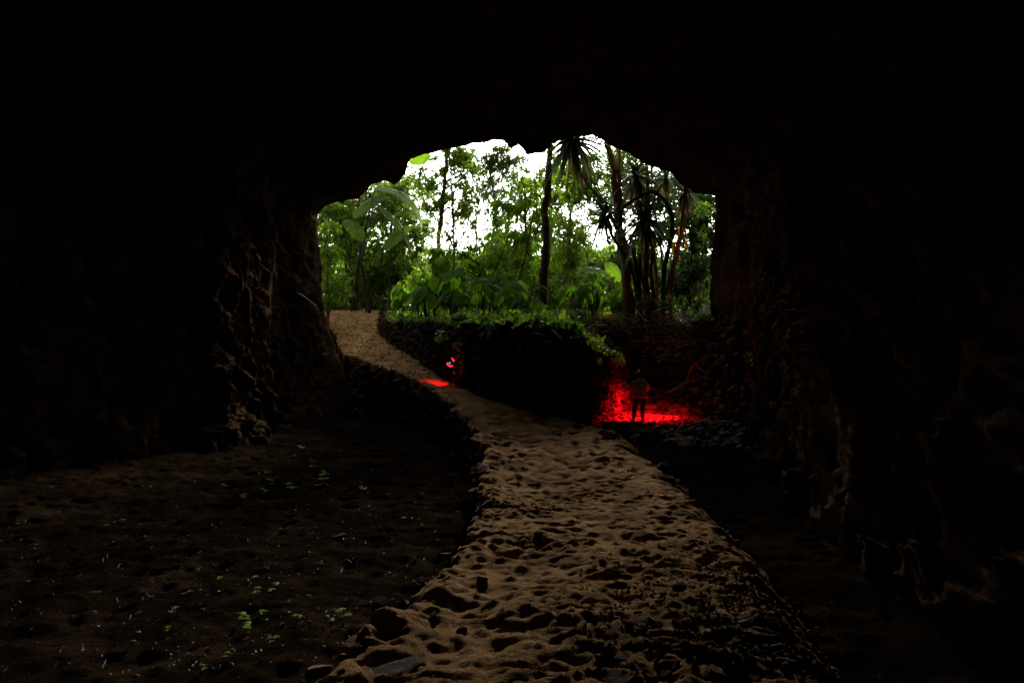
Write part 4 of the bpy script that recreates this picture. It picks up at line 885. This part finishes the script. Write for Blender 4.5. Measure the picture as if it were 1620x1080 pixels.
M.update(skin=plain('skin', (.38, .22, .15), .6), oliveparka=plain('grey_olive_cloth', (.58, .63, .54), .85), browncoat=plain('dark_brown_cloth', (.30, .20, .14), .9), darkjeans=plain('dark_denim', (.012, .012, .014), .9),
         hair_dark=plain('dark_hair', (.03, .02, .014), .6, scale=60), hair_brown=plain('brown_hair', (.16, .09, .05), .6, scale=60), hat=plain('tan_felt', (.42, .28, .17), .9), shoe=plain('dark_rubber', (.015, .013, .012), .7),
         torch_body=plain('black_metal', (.02, .02, .02), .4), red_lamp=plain('red_lamp', (.6, .02, .02), .4, (1, .008, .03), 5.0), red_lens=plain('red_lens', (.6, .02, .02), .3, (1, .01, .01), 5.0), screen=plain('phone_screen', (.02, .1, .1), .3, (.02, .4, .38), .5))
# standing child seen from behind, looking down at the light held in front
x2, y2 = (1013-810)/F*20.3, 20.3; z2 = gz(x2, y2)
_s = 1.0
person('child in a pale olive jacket seen from behind, standing on the red lit ground', (x2, y2, z2-.015), .12, dict(
    pel=(0, 0, .73), chest=(0, .02, 1.02), neck=(0, .06, 1.15), head=(.0, .12, 1.27), look=(-.15, 1, -.55), crown=(0, .35, 1),
    lsh=(-.15, .03, 1.07), lel=(-.30, .06, .90), lwr=(-.24, .26, .80), rsh=(.15, .03, 1.07), rel=(.26, .10, .90), rwr=(.24, .36, .90),
    lhp=(-.08, 0, .68), lkn=(-.15, .04, .38), lan=(-.19, -.02, .075), lft=(-.21, .1, .03), rhp=(.08, 0, .68), rkn=(.07, .03, .38), ran=(.06, 0, .075), rft=(.07, .12, .03), hairlen=.09),
    dict(top='oliveparka', trousers='darkjeans', hair='hair_brown'), hooded=True, puff=1.34, size=1.1)
def red_light(name, loc, aim, energy, cone, label, cat, blend=.6, size=.02):
    loc = Vector(loc); o = empty(name, loc); d = (Vector(aim)-loc).normalized(); d = np.array(d)
    b = MB(); l0 = np.zeros(3); tube(b, [l0-d*.11, l0-d*.03, l0-d*.025, l0], [.014, .014, .02, .022], 14); b.build('torch_body', M['torch_body'], o)
    b = MB(); tube(b, [l0+d*.001, l0+d*.006], [.019, .019], 14); b.build('lens', M['red_lens'], o)
    L = bpy.data.lights.new('red_beam', 'SPOT'); L.energy = energy; L.color = (1, .003, .012); L.spot_size = R(cone); L.spot_blend = blend; L.shadow_soft_size = size
    lo = bpy.data.objects.new('red_beam', L); link(lo, o); lo.location = Vector(d)*.02; lo.rotation_euler = Vector(-d).to_track_quat('Z', 'Y').to_euler()
    return tag(o, label, cat)
red_light('torch', (x2+.30, y2+.50, z2+1.0), (x2-.02, y2+.68, z2), 720, 168, 'red torch held in front of the child in the pale olive jacket', 'torch', .7)
# bending child in a dark coat on the path, facing left
x1, y1 = (733-810)/F*22.2, 22.2; z1 = gz(x1, y1)
person('child in a long dark coat and tan hat leaning forward on the sand path', (x1, y1, z1-.015), 0, dict(
    pel=(.06, 0, .80), chest=(-.02, -.0, 1.10), neck=(-.08, 0, 1.25), head=(-.15, 0, 1.36), look=(-1, -.15, -.5), crown=(-.35, 0, 1), coat=True,
    lsh=(-.04, -.16, 1.14), lel=(-.17, -.19, .93), lwr=(-.36, -.14, .86), rsh=(-.02, .16, 1.14), rel=(-.12, .2, .92), rwr=(-.31, .14, .92),
    lhp=(.06, -.09, .75), lkn=(0, -.1, .42), lan=(.02, -.1, .075), lft=(-.11, -.1, .03), rhp=(.06, .09, .75), rkn=(.05, .1, .42), ran=(.12, .1, .075), rft=(0, .1, .03), hairlen=.12),
    dict(top='browncoat', trousers='darkjeans', hair='hair_brown'), hat=True, puff=1.12, size=1.05)
b = MB(); c = np.array([x1-.30, y1-.13, z1+.98]); tube(b, curve_pts([c+[-.06, -.01, .09], c+[-.02, -.01, .045], c+[.05, 0, -.07]], 10), .013, 10)
tag(b.build('glow_stick', M['red_lamp'], org=c), 'straight red light stick held highest by the child in the dark coat', 'light stick')
b = MB(); c = np.array([x1-.44, y1-.14, z1+.84]); tube(b, curve_pts([c+[-.08, 0, .09], c+[-.05, 0, .02], c+[.01, 0, -.02], c+[.10, 0, -.02]], 12), .013, 10)
tag(b.build('glow_stick', M['red_lamp'], org=c), 'bent red light stick held lower by the child in the dark coat', 'light stick')
b = MB(); pv = np.array([[sx*.035, -.004*sy, sz*.07] for sx in (-1, 1) for sy in (-1, 1) for sz in (-1, 1)])@rot(.2, 1.25, 0).T
o = empty('phone', (x1-.40, y1-.17, z1+.93)); fcs = [(0, 1, 3, 2), (4, 6, 7, 5), (0, 4, 5, 1), (2, 3, 7, 6), (0, 2, 6, 4), (1, 5, 7, 3)]
b.add(pv, fcs); b.build('case', M['torch_body'], o, smooth=False)
b = MB(); b.add(np.array([[sx*.031, .0055, sz*.064] for sx, sz in ((-1, -1), (1, -1), (1, 1), (-1, 1))])@rot(.2, 1.25, 0).T*[1, -1, 1], [(0, 1, 2, 3)]); b.build('screen', M['screen'], o, smooth=False)
tag(o, 'phone with a dim teal screen between the two red light sticks', 'phone')
red_light('torch', (x1-.30, y1+.10, z1+.60), (x1-1.1, y1+.85, z1+.05), 130, 44, 'red torch of the child in the dark coat shining up the path', 'torch', 1.0)
